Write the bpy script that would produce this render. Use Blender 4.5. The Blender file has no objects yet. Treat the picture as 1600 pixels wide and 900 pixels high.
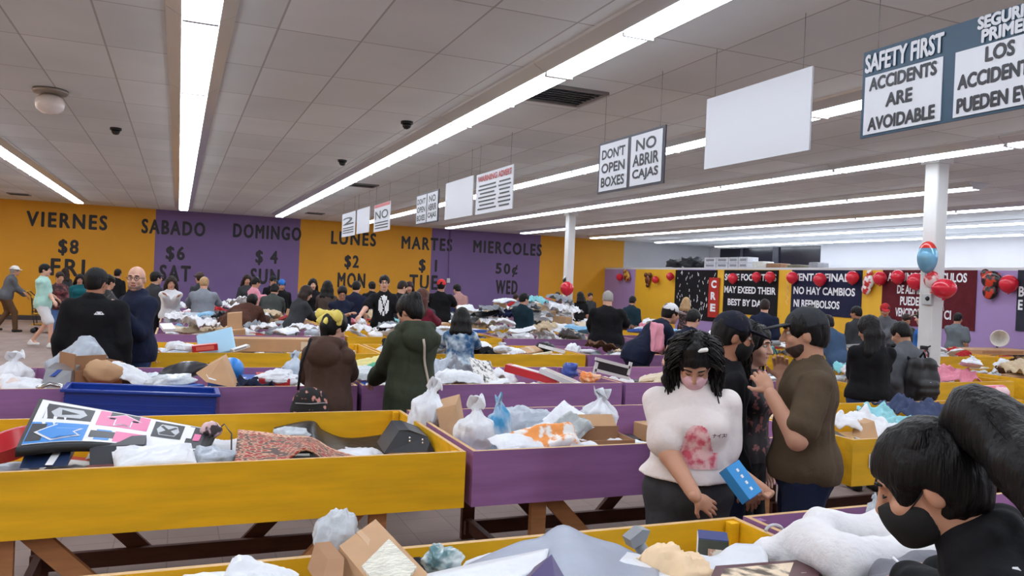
import bpy, bmesh, math, random
import numpy as np
from mathutils import Vector, Matrix, Euler
from mathutils.bvhtree import BVHTree

scene = bpy.context.scene
COL = scene.collection
PI = math.pi
# ------------------------------------------------------------------ camera, world, exposure
CAM_H = 1.72
FPX, YAW, PITCH, ROLL = 1248.46, 0.39616, -0.007456, 0.042886
_f = np.array([math.sin(YAW)*math.cos(PITCH), math.cos(YAW)*math.cos(PITCH), math.sin(PITCH)])
_r = np.array([math.cos(YAW), -math.sin(YAW), 0.0])
_u = np.cross(_r, _f)
_c, _s = math.cos(ROLL), math.sin(ROLL)
CR, CU = _c*_r+_s*_u, -_s*_r+_c*_u
CF = _f
cam_data = bpy.data.cameras.new('camera')
cam_data.sensor_width = 36.0
cam_data.lens = FPX*36.0/1600.0
cam_data.clip_start, cam_data.clip_end = 0.05, 200
cam = bpy.data.objects.new('camera', cam_data)
COL.objects.link(cam)
m = Matrix.Identity(4)
for i in range(3):
    m[i][0], m[i][1], m[i][2] = CR[i], CU[i], -CF[i]
m[2][3] = CAM_H
cam.matrix_world = m
scene.camera = cam
world = bpy.data.worlds.new('world'); scene.world = world
world.use_nodes = True
world.node_tree.nodes['Background'].inputs[0].default_value = (0.9, 0.95, 1, 1)
world.node_tree.nodes['Background'].inputs[1].default_value = 0.02
scene.view_settings.view_transform = 'Standard'
scene.view_settings.look = 'None'
scene.view_settings.gamma = 1.0
scene.view_settings.use_curve_mapping = False
scene.view_settings.exposure = 0.62
LENS_POWER = 9.0          # emission of the fluorescent lenses


def W(px, py, Y):
    """the point at depth Y (metres in front of the viewer's wall line) seen at photo pixel px, py"""
    d = CF+CR*(px-800)/FPX-CU*(py-450)/FPX
    t = Y/d[1]
    return Vector((d[0]*t, Y, CAM_H+d[2]*t))


def WX(px, py, X):
    d = CF+CR*(px-800)/FPX-CU*(py-450)/FPX
    t = X/d[0]
    return Vector((X, d[1]*t, CAM_H+d[2]*t))


# ------------------------------------------------------------------ materials
def lin(c):
    return tuple(((v/255)/12.92 if v/255 <= 0.04045 else ((v/255+0.055)/1.055)**2.4) for v in c)


MATS = {}


def mat(name, rgb, rough=0.6, var=0.0, vscale=3.0, bump=0.0, bscale=40.0, metal=0.0, alpha=1.0, stretch=None, sheen=0.0, trans=0.0, spec=None):
    if name in MATS:
        return MATS[name]
    m = bpy.data.materials.new(name); MATS[name] = m
    m.use_nodes = True
    nt = m.node_tree; N = nt.nodes; L = nt.links
    b = N['Principled BSDF']
    c = lin(rgb)
    b.inputs['Base Color'].default_value = (*c, 1)
    b.inputs['Roughness'].default_value = rough
    b.inputs['Metallic'].default_value = metal
    if alpha < 1: b.inputs['Alpha'].default_value = alpha
    if trans: b.inputs['Transmission Weight'].default_value = trans
    if sheen: b.inputs['Sheen Weight'].default_value = sheen
    if spec is not None: b.inputs['Specular IOR Level'].default_value = spec
    if var or bump:
        tc = N.new('ShaderNodeTexCoord'); src = tc.outputs['Object']
        if stretch:
            mp = N.new('ShaderNodeMapping'); mp.inputs['Scale'].default_value = stretch
            L.new(src, mp.inputs['Vector']); src = mp.outputs['Vector']
        if var:
            nz = N.new('ShaderNodeTexNoise'); nz.inputs['Scale'].default_value = vscale; nz.inputs['Detail'].default_value = 5
            L.new(src, nz.inputs['Vector'])
            mr = N.new('ShaderNodeMapRange'); mr.inputs['From Min'].default_value = 0.3; mr.inputs['From Max'].default_value = 0.7
            mr.inputs['To Min'].default_value = 1-var; mr.inputs['To Max'].default_value = 1+var
            L.new(nz.outputs['Fac'], mr.inputs['Value'])
            mx = N.new('ShaderNodeMix'); mx.data_type = 'RGBA'; mx.blend_type = 'MULTIPLY'; mx.inputs[0].default_value = 1
            mx.inputs[6].default_value = (*c, 1)
            L.new(mr.outputs['Result'], mx.inputs[7]); L.new(mx.outputs[2], b.inputs['Base Color'])
        if bump:
            nb = N.new('ShaderNodeTexNoise'); nb.inputs['Scale'].default_value = bscale; nb.inputs['Detail'].default_value = 4
            L.new(src, nb.inputs['Vector'])
            bp = N.new('ShaderNodeBump'); bp.inputs['Strength'].default_value = bump; bp.inputs['Distance'].default_value = 0.02
            L.new(nb.outputs['Fac'], bp.inputs['Height']); L.new(bp.outputs['Normal'], b.inputs['Normal'])
    return m


def two_tone(name, ca, cb, scale, lo=0.45, hi=0.55, tex='noise', rough=0.7, detail=3.0, cc=None):
    """cloth or print with two or three colours in patches"""
    if name in MATS: return MATS[name]
    m = bpy.data.materials.new(name); MATS[name] = m
    m.use_nodes = True
    nt = m.node_tree; N = nt.nodes; L = nt.links; b = N['Principled BSDF']
    b.inputs['Roughness'].default_value = rough
    tc = N.new('ShaderNodeTexCoord')
    if tex == 'noise':
        t = N.new('ShaderNodeTexNoise'); t.inputs['Detail'].default_value = detail; out = 'Fac'
    else:
        t = N.new('ShaderNodeTexVoronoi'); out = 'Distance'
    t.inputs['Scale'].default_value = scale
    L.new(tc.outputs['Object'], t.inputs['Vector'])
    r = N.new('ShaderNodeValToRGB')
    r.color_ramp.elements[0].position = lo; r.color_ramp.elements[0].color = (*lin(ca), 1)
    r.color_ramp.elements[1].position = hi; r.color_ramp.elements[1].color = (*lin(cb), 1)
    if cc:
        e = r.color_ramp.elements.new(min(0.99, hi+(hi-lo))); e.color = (*lin(cc), 1)
    L.new(t.outputs[out], r.inputs['Fac']); L.new(r.outputs['Color'], b.inputs['Base Color'])
    return m


def painted_wood(name, rgb):
    """painted plywood: grain, scuffs and a few dark knots"""
    if name in MATS: return MATS[name]
    m = bpy.data.materials.new(name); MATS[name] = m
    m.use_nodes = True
    nt = m.node_tree; N = nt.nodes; L = nt.links; b = N['Principled BSDF']
    b.inputs['Roughness'].default_value = 0.55
    tc = N.new('ShaderNodeTexCoord')
    mp = N.new('ShaderNodeMapping'); mp.inputs['Scale'].default_value = (1.2, 6, 9); L.new(tc.outputs['Object'], mp.inputs['Vector'])
    n1 = N.new('ShaderNodeTexNoise'); n1.inputs['Scale'].default_value = 2.2; n1.inputs['Detail'].default_value = 7; L.new(mp.outputs['Vector'], n1.inputs['Vector'])
    r1 = N.new('ShaderNodeMapRange'); r1.inputs['From Min'].default_value = .3; r1.inputs['From Max'].default_value = .7
    r1.inputs['To Min'].default_value = .86; r1.inputs['To Max'].default_value = 1.1; L.new(n1.outputs['Fac'], r1.inputs['Value'])
    vo = N.new('ShaderNodeTexVoronoi'); vo.inputs['Scale'].default_value = 3.1; L.new(tc.outputs['Object'], vo.inputs['Vector'])
    r2 = N.new('ShaderNodeMapRange'); r2.inputs['From Min'].default_value = .03; r2.inputs['From Max'].default_value = .055
    r2.inputs['To Min'].default_value = .35; r2.inputs['To Max'].default_value = 1; L.new(vo.outputs['Distance'], r2.inputs['Value'])
    mu = N.new('ShaderNodeMath'); mu.operation = 'MULTIPLY'; L.new(r1.outputs['Result'], mu.inputs[0]); L.new(r2.outputs['Result'], mu.inputs[1])
    mx = N.new('ShaderNodeMix'); mx.data_type = 'RGBA'; mx.blend_type = 'MULTIPLY'; mx.inputs[0].default_value = 1
    mx.inputs[6].default_value = (*lin(rgb), 1); L.new(mu.outputs['Value'], mx.inputs[7]); L.new(mx.outputs[2], b.inputs['Base Color'])
    bp = N.new('ShaderNodeBump'); bp.inputs['Strength'].default_value = .25; bp.inputs['Distance'].default_value = .004
    L.new(n1.outputs['Fac'], bp.inputs['Height']); L.new(bp.outputs['Normal'], b.inputs['Normal'])
    return m


def emissive(name, rgb, s):
    if name in MATS: return MATS[name]
    m = bpy.data.materials.new(name); MATS[name] = m
    m.use_nodes = True
    b = m.node_tree.nodes['Principled BSDF']
    b.inputs['Base Color'].default_value = (.8, .8, .8, 1)
    b.inputs['Emission Color'].default_value = (*lin(rgb), 1)
    b.inputs['Emission Strength'].default_value = s
    return m


# ------------------------------------------------------------------ objects
def link(o, parent=None):
    COL.objects.link(o)
    if parent is not None: o.parent = parent
    return o


def tag(o, label=None, cat=None, group=None, kind=None):
    if label: o['label'] = label
    if cat: o['category'] = cat
    if group: o['group'] = group
    if kind: o['kind'] = kind
    return o


def thing(name, label, cat, loc=(0, 0, 0), rz=0.0, group=None):
    o = bpy.data.objects.new(name, None)
    o.empty_display_size = .1
    link(o); o.location = loc; o.rotation_euler = (0, 0, rz)
    return tag(o, label, cat, group)


def mesh_obj(name, verts, faces, mats, parent=None, smooth=True, midx=None, loc=None):
    me = bpy.data.meshes.new(name)
    me.from_pydata([tuple(map(float, v)) for v in verts] if not isinstance(verts, np.ndarray) else verts.tolist(), [], faces.tolist() if isinstance(faces, np.ndarray) else faces)
    if not isinstance(mats, (list, tuple)): mats = [mats]
    for mm in mats: me.materials.append(mm)
    if midx is not None: me.polygons.foreach_set('material_index', midx)
    if smooth: me.polygons.foreach_set('use_smooth', [True]*len(me.polygons))
    me.update()
    o = bpy.data.objects.new(name, me)
    if loc is not None: o.location = loc
    return link(o, parent)


class MB:
    """collects shapes for one mesh"""
    def __init__(s): s.v = []; s.f = []; s.m = []; s.sm = []

    def add(s, v, f, mi=0, smooth=False):
        b = len(s.v); s.v += [Vector(x) for x in v]
        for q in f: s.f.append([b+i for i in q]); s.m.append(mi); s.sm.append(smooth)
        return s

    def box(s, c, d, R=None, mi=0, bev=0.0):
        hx, hy, hz = d[0]/2, d[1]/2, d[2]/2
        if bev <= 0:
            v = [Vector((x, y, z)) for x in (-hx, hx) for y in (-hy, hy) for z in (-hz, hz)]
            f = [(0, 1, 3, 2), (4, 6, 7, 5), (0, 4, 5, 1), (2, 3, 7, 6), (0, 2, 6, 4), (1, 5, 7, 3)]
        else:
            bm = bmesh.new(); bmesh.ops.create_cube(bm, size=1)
            for q in bm.verts: q.co = Vector((q.co.x*d[0], q.co.y*d[1], q.co.z*d[2]))
            bmesh.ops.bevel(bm, geom=bm.edges[:], offset=min(bev, min(d)*.45), segments=2, affect='EDGES', profile=.5)
            bm.verts.index_update()
            v = [q.co.copy() for q in bm.verts]; f = [[q.index for q in p.verts] for p in bm.faces]; bm.free()
        if R is not None: v = [R @ q for q in v]
        c = Vector(c)
        return s.add([q+c for q in v], f, mi)

    def prism(s, pts, off, mi=0):
        n = len(pts); off = Vector(off)
        p = [Vector(q) for q in pts]
        v = p+[q+off for q in p]
        nrm = Vector((0, 0, 0))
        for i in range(n): nrm += p[i].cross(p[(i+1) % n])
        f = [list(range(n)), list(range(2*n-1, n-1, -1))]+[[i, i+n, (i+1) % n+n, (i+1) % n] for i in range(n)]
        if nrm.dot(off) > 0: f = [q[::-1] for q in f]
        return s.add(v, f, mi)

    def tube(s, pts, r, n=8, mi=0, cap=True):
        pts = [Vector(p) for p in pts]
        if not isinstance(r, (list, tuple)): r = [r]*len(pts)
        v = []; f = []
        ref = None
        for i, p in enumerate(pts):
            t = (pts[min(i+1, len(pts)-1)]-pts[max(i-1, 0)])
            t = t.normalized() if t.length > 1e-9 else Vector((0, 0, 1))
            if ref is None: ref = t.orthogonal().normalized()
            a = (ref-t*ref.dot(t))
            a = a.normalized() if a.length > 1e-6 else t.orthogonal().normalized()
            ref = a; b = t.cross(a)
            for k in range(n):
                an = 2*PI*k/n
                v.append(p+(a*math.cos(an)+b*math.sin(an))*r[i])
        for i in range(len(pts)-1):
            for k in range(n):
                f.append((i*n+k, i*n+(k+1) % n, (i+1)*n+(k+1) % n, (i+1)*n+k))
        if cap: f += [list(range(n-1, -1, -1)), [(len(pts)-1)*n+k for k in range(n)]]
        return s.add(v, f, mi, True)

    def lathe(s, prof, c=(0, 0, 0), R=None, n=20, mi=0):
        c = Vector(c); v = []; f = []
        for (r, z) in prof:
            for k in range(n):
                a = 2*PI*k/n
                q = Vector((r*math.cos(a), r*math.sin(a), z))
                if R is not None: q = R @ q
                v.append(q+c)
        for i in range(len(prof)-1):
            for k in range(n): f.append((i*n+k, i*n+(k+1) % n, (i+1)*n+(k+1) % n, (i+1)*n+k))
        f += [list(range(n-1, -1, -1)), [(len(prof)-1)*n+k for k in range(n)]]
        return s.add(v, f, mi, True)

    def build(s, name, mats, parent=None, loc=None):
        o = mesh_obj(name, s.v, s.f, mats, parent, smooth=False, midx=s.m, loc=loc)
        o.data.polygons.foreach_set('use_smooth', s.sm)
        return o


# ------------------------------------------------------------------ lettering
FONT_CACHE = {}


def text_mesh(txt, bold=0.0, ext=0.0, spacing=1.0):
    key = (txt, bold, ext, spacing)
    if key in FONT_CACHE: return FONT_CACHE[key]
    cu = bpy.data.curves.new('lettering', 'FONT')
    cu.body = txt; cu.size = 1; cu.offset = bold; cu.extrude = ext; cu.resolution_u = 3; cu.space_character = spacing
    cu.align_x = 'CENTER'
    o = bpy.data.objects.new('lettering', cu); COL.objects.link(o)
    dg = bpy.context.evaluated_depsgraph_get()
    me = o.evaluated_get(dg).to_mesh()
    v = np.array([q.co[:] for q in me.vertices]) if len(me.vertices) else np.zeros((0, 3))
    f = [list(p.vertices) for p in me.polygons]
    o.evaluated_get(dg).to_mesh_clear()
    bpy.data.objects.remove(o); bpy.data.curves.remove(cu)
    FONT_CACHE[key] = (v, f)
    return v, f


def put_text(name, txt, centre, w, h, xdir, updir, mt, parent=None, bold=0.02, ext=0.0, spacing=1.0, lift=0.004, fat=0.0):
    """lettering scaled into a w x h box, lying on the plane spanned by xdir and updir (h or w may be None)"""
    v, f = text_mesh(txt, bold, 0.0, spacing)
    lo, hi = v.min(0), v.max(0)
    sx = w/(hi[0]-lo[0]) if w else None
    sy = h/(hi[1]-lo[1]) if h else sx
    sx = sx or sy
    X = Vector(xdir).normalized(); U = Vector(updir).normalized(); Nn = X.cross(U)
    c = Vector(centre)
    mid = (lo+hi)/2
    P = [c+X*((q[0]-mid[0])*sx)+U*((q[1]-mid[1])*sy)+Nn*lift for q in v]
    if fat:
        n0, f0, P0 = len(P), list(f), list(P); f = list(f)
        for k, (ox, oy) in enumerate(((fat, 0), (-fat, 0), (0, fat), (0, -fat), (fat*.7, fat*.7), (-fat*.7, -fat*.7), (fat*.7, -fat*.7), (-fat*.7, fat*.7))):
            P += [q+X*ox+U*oy-Nn*(.00025*(k+1)) for q in P0]; f += [[i+n0*(k+1) for i in q] for q in f0]
    if ext:
        n = len(P)
        back = [q-Nn*ext for q in P]
        ed = {}
        for q in f:
            for i in range(len(q)):
                a, b = q[i], q[(i+1) % len(q)]
                if (b, a) in ed: del ed[(b, a)]
                else: ed[(a, b)] = 1
        f = f+[[a, a+n, b+n, b] for a, b in ed]
        P = P+back
    org = parent.location if parent is not None else Vector((0, 0, 0))
    return mesh_obj(name, [q-org for q in P], f, mt, parent, smooth=False)


# ------------------------------------------------------------------ noise and implicit surfaces
_rng = np.random.RandomState(7)
_NK = _rng.normal(size=(10, 3)); _NK /= np.linalg.norm(_NK, axis=1)[:, None]
_NP = _rng.uniform(0, 6.28, 10)


def wob(P, freq, ridged=False, seed=0, octs=10):
    """cheap smooth noise about -1..1"""
    out = np.zeros(P.shape[:-1])
    for i in range(octs):
        j = (i*3+seed) % 10
        k = _NK[(j+seed) % 10]*freq*(0.7+0.16*i)
        s = np.sin(P @ k+_NP[j]*(1+seed))
        out += (1-2*np.abs(s))/(1+i*.3) if ridged else s/(1+i*.3)
    return out/2.6


class SDF:
    def __init__(s): s.p = []; s.cuts = []

    def cap(s, a, b, ra, rb=None, k=.02, flat=None, op=1):
        a = np.array(a, float); b = np.array(b, float); rb = ra if rb is None else rb
        R = max(ra, rb)
        lo = np.minimum(a, b)-R; hi = np.maximum(a, b)+R
        s.p.append(('c', a, b, ra, rb, k, flat, op, lo, hi)); return s

    def chain(s, pts, rs, k=.02, flat=None):
        for i in range(len(pts)-1): s.cap(pts[i], pts[i+1], rs[i], rs[i+1], k, flat)
        return s

    def ell(s, c, r, R=None, k=.02, op=1):
        c = np.array(c, float); r = np.array(r, float)
        R = np.eye(3) if R is None else np.array(R)[:3, :3]
        e = np.sqrt(((R*r[None, :])**2).sum(1))
        s.p.append(('e', c, r, R, None, k, None, op, c-e, c+e)); return s

    def cut(s, pt, n):
        s.cuts.append((np.array(pt, float), np.array(n, float)/np.linalg.norm(n))); return s

    def bounds(s):
        P = [q for q in s.p if q[7] > 0]
        return np.min([q[8] for q in P], 0), np.max([q[9] for q in P], 0)

    def mesh(s, res, lo=None, hi=None, noise=None):
        l, h = s.bounds()
        if lo is not None: l = np.maximum(l, lo)
        if hi is not None: h = np.minimum(h, hi)
        pad = 2.5*res+(noise[0]*1.5 if noise else 0)
        l = l-(pad if lo is None else 2*res); h = h+(pad if hi is None else 2*res)
        n = np.maximum(np.ceil((h-l)/res).astype(int)+1, 4)
        F = np.full(n, 1.0)
        ax = [l[i]+np.arange(n[i])*res for i in range(3)]
        for (ty, a, b, ra, rb, k, flat, op, blo, bhi) in s.p:
            mg = k*1.5+2.5*res+.01
            i0 = np.clip(np.floor((blo-mg-l)/res).astype(int), 0, n); i1 = np.clip(np.ceil((bhi+mg-l)/res).astype(int)+1, 0, n)
            if np.any(i1-i0 < 1): continue
            X = np.stack(np.meshgrid(ax[0][i0[0]:i1[0]], ax[1][i0[1]:i1[1]], ax[2][i0[2]:i1[2]], indexing='ij'), -1)
            if ty == 'c':
                ba = b-a; L2 = max(ba @ ba, 1e-12)
                q = X-a
                t = np.clip((q @ ba)/L2, 0, 1)
                q = q-t[..., None]*ba
                if flat is not None:
                    nn = np.array(flat[0], float); q = q+(q @ nn)[..., None]*nn*(1/flat[1]-1)
                d = np.sqrt((q*q).sum(-1))-(ra+(rb-ra)*t)
            else:
                q = (X-a) @ ra
                kk = np.sqrt(((q/b)**2).sum(-1)); k2 = np.sqrt(((q/(b*b))**2).sum(-1))
                d = kk*(kk-1)/np.maximum(k2, 1e-9)
            sl = tuple(slice(i0[i], i1[i]) for i in range(3))
            A = F[sl]
            if op > 0:
                hh = np.clip(.5+.5*(A-d)/k, 0, 1)
                F[sl] = A*(1-hh)+d*hh-k*hh*(1-hh)
            else:
                hh = np.clip(.5-.5*(A+d)/k, 0, 1)
                F[sl] = A*(1-hh)-d*hh+k*hh*(1-hh)
        if noise or s.cuts:
            X = np.stack(np.meshgrid(*ax, indexing='ij'), -1)
            if noise:
                nr = np.abs(F) < noise[0]*3+2*res
                Xn = X[nr]*np.array(noise[3] if len(noise) > 3 else (1, 1, 1)); F[nr] += noise[0]*(wob(Xn, noise[1], noise[2])+.4*wob(Xn, noise[1]*2.3, noise[2], 3))
            for c, nn in s.cuts:
                F = np.maximum(F, (X-c) @ nn)
        return surface_nets(F, l, res)


def surface_nets(F, l, res):
    S = F < 0
    nx, ny, nz = F.shape
    acc = np.zeros((nx-1, ny-1, nz-1, 3)); cnt = np.zeros((nx-1, ny-1, nz-1))
    for axis in range(3):
        o1, o2 = [i for i in range(3) if i != axis]
        for da in (0, 1):
            for db in (0, 1):
                st = [slice(0, -1)]*3; st[o1] = slice(da, F.shape[o1]-1+da); st[o2] = slice(db, F.shape[o2]-1+db)
                en = list(st); en[axis] = slice(1, None)
                a = F[tuple(st)]; b = F[tuple(en)]
                cr = (a < 0) != (b < 0)
                t = np.where(cr, a/np.where(cr, a-b, 1), 0)
                acc[..., axis] += np.where(cr, t, 0)
                acc[..., o1] += np.where(cr, da, 0); acc[..., o2] += np.where(cr, db, 0)
                cnt += cr
    act = cnt > 0
    idx = np.full(act.shape, -1, dtype=np.int64); idx[act] = np.arange(act.sum())
    base = np.stack(np.nonzero(act), -1)
    V = l+res*(base+acc[act]/cnt[act][:, None])
    Q = []
    for axis in range(3):
        o1, o2 = [(1, 2), (2, 0), (0, 1)][axis]
        st = [slice(None)]*3; en = [slice(None)]*3
        st[axis] = slice(0, -1); en[axis] = slice(1, None)
        cr = S[tuple(st)] != S[tuple(en)]
        I = np.stack(np.nonzero(cr), -1)
        ok = (I[:, o1] > 0) & (I[:, o1] < F.shape[o1]-1) & (I[:, o2] > 0) & (I[:, o2] < F.shape[o2]-1)
        I = I[ok]
        e1 = np.zeros(3, int); e1[o1] = 1; e2 = np.zeros(3, int); e2[o2] = 1
        g = lambda J: idx[J[:, 0], J[:, 1], J[:, 2]]
        q = np.stack([g(I-e1-e2), g(I-e2), g(I), g(I-e1)], -1)
        ins = S[I[:, 0], I[:, 1], I[:, 2]]
        q[~ins] = q[~ins][:, ::-1]
        Q.append(q)
    Q = np.concatenate(Q) if Q else np.zeros((0, 4), int)
    Q = Q[(Q >= 0).all(1)]
    return V, Q


def join(parts):
    V = []; Q = []; b = 0
    for v, q in parts:
        if len(v) == 0: continue
        V.append(v); Q.append(q+b); b += len(v)
    return np.concatenate(V), np.concatenate(Q)
# ------------------------------------------------------------------ the building
CEIL, DEEP = 3.5, 27.1
XL, XR, YB = -9.0, 20.0, -6.0
YEL_WALL = mat('yellow wall paint', (216, 152, 22), .6, .05, 1.2, .08, 30)
PUR_WALL = mat('purple wall paint', (116, 92, 142), .6, .05, 1.2, .08, 30)
LIL_WALL = mat('lilac wall paint', (160, 132, 182), .6, .04, 1.2)
GREY_WALL = mat('pale grey wall paint', (196, 194, 198), .7, .05, 1.0)
WHITE_PAINT = mat('white enamel', (214, 214, 214), .35, .03, 3)
BLACK_PAINT = mat('black paint', (22, 18, 24), .5)


def struct(o): return tag(o, kind='structure')


# floor: worn vinyl tile
fm = bpy.data.materials.new('floor tile'); fm.use_nodes = True
nt = fm.node_tree; N = nt.nodes; L = nt.links
tc = N.new('ShaderNodeTexCoord'); br = N.new('ShaderNodeTexBrick')
br.offset = 0; br.inputs['Scale'].default_value = 1; br.inputs['Brick Width'].default_value = .305; br.inputs['Row Height'].default_value = .305
br.inputs['Mortar Size'].default_value = .004; br.inputs['Color1'].default_value = (*lin((162, 144, 138)), 1); br.inputs['Color2'].default_value = (*lin((154, 137, 131)), 1)
br.inputs['Mortar'].default_value = (*lin((138, 124, 118)), 1)
L.new(tc.outputs['Object'], br.inputs['Vector'])
nz = N.new('ShaderNodeTexNoise'); nz.inputs['Scale'].default_value = 1.3; nz.inputs['Detail'].default_value = 8; L.new(tc.outputs['Object'], nz.inputs['Vector'])
mr = N.new('ShaderNodeMapRange'); mr.inputs['From Min'].default_value = .3; mr.inputs['From Max'].default_value = .7; mr.inputs['To Min'].default_value = .78; mr.inputs['To Max'].default_value = 1.08
L.new(nz.outputs['Fac'], mr.inputs['Value'])
mx = N.new('ShaderNodeMix'); mx.data_type = 'RGBA'; mx.blend_type = 'MULTIPLY'; mx.inputs[0].default_value = 1
L.new(br.outputs['Color'], mx.inputs[6]); L.new(mr.outputs['Result'], mx.inputs[7]); L.new(mx.outputs[2], N['Principled BSDF'].inputs['Base Color'])
N['Principled BSDF'].inputs['Roughness'].default_value = .62; N['Principled BSDF'].inputs['Specular IOR Level'].default_value = .15
struct(MB().box(((XL+XR)/2, (YB+DEEP)/2, -.1), (XR-XL+.4, DEEP-YB+.4, .2)).build('floor', fm))

# suspended ceiling: 2 ft x 4 ft tiles
cm = bpy.data.materials.new('ceiling tile'); cm.use_nodes = True
nt = cm.node_tree; N = nt.nodes; L = nt.links
tc = N.new('ShaderNodeTexCoord'); br = N.new('ShaderNodeTexBrick')
br.offset = 0; br.inputs['Scale'].default_value = 1; br.inputs['Brick Width'].default_value = .61; br.inputs['Row Height'].default_value = 1.22
br.inputs['Mortar Size'].default_value = .009; br.inputs['Mortar Smooth'].default_value = .3; br.inputs['Bias'].default_value = 0
br.inputs['Color1'].default_value = (*lin((222, 226, 228)), 1); br.inputs['Color2'].default_value = (*lin((208, 212, 214)), 1); br.inputs['Mortar'].default_value = (*lin((172, 170, 171)), 1)
L.new(tc.outputs['Object'], br.inputs['Vector'])
nz = N.new('ShaderNodeTexNoise'); nz.inputs['Scale'].default_value = .8; nz.inputs['Detail'].default_value = 6; L.new(tc.outputs['Object'], nz.inputs['Vector'])
mr = N.new('ShaderNodeMapRange'); mr.inputs['From Min'].default_value = .3; mr.inputs['From Max'].default_value = .7; mr.inputs['To Min'].default_value = .92; mr.inputs['To Max'].default_value = 1.04
L.new(nz.outputs['Fac'], mr.inputs['Value'])
mx = N.new('ShaderNodeMix'); mx.data_type = 'RGBA'; mx.blend_type = 'MULTIPLY'; mx.inputs[0].default_value = 1
L.new(br.outputs['Color'], mx.inputs[6]); L.new(mr.outputs['Result'], mx.inputs[7]); L.new(mx.outputs[2], N['Principled BSDF'].inputs['Base Color'])
N['Principled BSDF'].inputs['Roughness'].default_value = .85
struct(MB().box(((XL+XR)/2, (YB+DEEP)/2, CEIL+.1), (XR-XL+.4, DEEP-YB+.4, .2)).build('ceiling', cm))

w = MB()
zones = [(XL-.2, -.70, 0), (-.70, 3.67, 1), (3.67, 8.19, 0), (8.19, 12.41, 1), (12.41, 16.0, 0), (16.0, XR+.2, 2)]
for x0, x1, k in zones: w.box(((x0+x1)/2, DEEP+.1, CEIL/2), (x1-x0, .2, CEIL), mi=k)
struct(w.build('wall_back', [YEL_WALL, PUR_WALL, GREY_WALL]))
struct(MB().box((XL-.1, (YB+DEEP)/2, CEIL/2), (.2, DEEP-YB, CEIL)).build('wall_left', YEL_WALL))
struct(MB().box((XR+.1, (YB+DEEP)/2, CEIL/2), (.2, DEEP-YB, CEIL)).build('wall_right', GREY_WALL))
struct(MB().box(((XL+XR)/2, YB-.1, CEIL/2), (XR-XL+.4, .2, CEIL)).build('wall_front', GREY_WALL))
struct(MB().box(((XL+14)/2, DEEP-.012, .07), (14-XL, .024, .14)).build('baseboard_back', mat('dark rubber skirting', (60, 52, 55), .6)))

# the low office partition along the right, its roof used as a storage deck
XP, PH = 15.2, 2.37
ys = lambda px: WX(px, 430, XP).y
pw = MB()
edges = [(DEEP, ys(993), 0), (ys(993), ys(1058), 1), (ys(1058), ys(1118), 0), (ys(1118), ys(1381), 1), (ys(1381), 1.5, 0)]
for a, b, k in edges: pw.box((XP+.06, (a+b)/2, PH/2), (.12, a-b, PH), mi=k)
struct(pw.build('wall_partition', [LIL_WALL, mat('yellow partition paint', (226, 172, 40), .6, .05, 1.2)]))
struct(MB().box(((XP+XR)/2, (DEEP+1.5)/2, PH+.03), (XR-XP, DEEP-1.5, .06)).build('slab_storage_deck', mat('deck edge', (205, 203, 206), .6)))
# recess and white panel high on the right wall
wy = lambda px: WX(px, 400, XR).y
rec = MB(); a, b = wy(1126), wy(1284)
rec.box((XR-.01, (a+b)/2, 2.93), (.04, a-b, .98)).box((XR-.05, (a+b)/2, 3.44), (.08, a-b+.2, .08), mi=1).box((XR-.05, (a+b)/2, 2.43), (.08, a-b+.2, .06), mi=1)
rec.box((XR-.05, (a*.4+b*.6), 2.93), (.06, .3, .98), mi=2).box((XR-.05, (a*.75+b*.25), 2.93), (.06, .12, .98), mi=2)
struct(rec.build('opening_1', [mat('painted opening shade', (26, 26, 38), .2), WHITE_PAINT, mat('dark upright', (52, 52, 64), .4)]))  # flat panel; the shade inside the opening is put into its dark colour
a, b = wy(1285), wy(1463)
struct(MB().box((XR-.04, (a+b)/2, 2.93), (.08, a-b, 1.06)).build('trim_1', mat('white board', (186, 187, 192), .6)))

# square white posts
for k, (x, y) in enumerate(((8.82, 7.30), (9.0, 17.9))):
    b = MB().box((0, 0, CEIL/2), (.2, .2, CEIL), bev=.02).box((0, 0, .05), (.26, .26, .1)).box((0, 0, CEIL-.03), (.26, .26, .06))
    struct(b.build('pillar_1' if k == 0 else 'pillar_2', WHITE_PAINT, loc=(x, y, 0)))

# ------------------------------------------------------------------ fluorescent rows
HOUSING = mat('fixture sheet metal', (205, 208, 210), .28, metal=.35)
LENS = emissive('fluorescent lens', (236, 245, 255), LENS_POWER)
GAP = mat('lens end cap', (150, 152, 156), .4)
FIX_L = 2.44


def trough():
    m = MB()
    prof = [(-.23, 0), (-.225, -.02), (-.122, -.075), (-.12, -.055), (.12, -.055), (.122, -.075), (.225, -.02), (.23, 0)]
    m.prism([(x, -FIX_L/2+.004, z) for x, z in prof], (0, FIX_L-.008, 0))
    for y in (-FIX_L/2+.012, 0, FIX_L/2-.012): m.box((0, y, -.08), (.232, .022, .05))
    return m


def lens_shape():
    m = MB(); l = FIX_L/2-.024
    prof = [(-.114, -.05), (-.11, -.086), (-.085, -.098), (.085, -.098), (.11, -.086), (.114, -.05)]
    m.prism([(x, -l/2, z) for x, z in prof], (0, l, 0))
    return m


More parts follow.
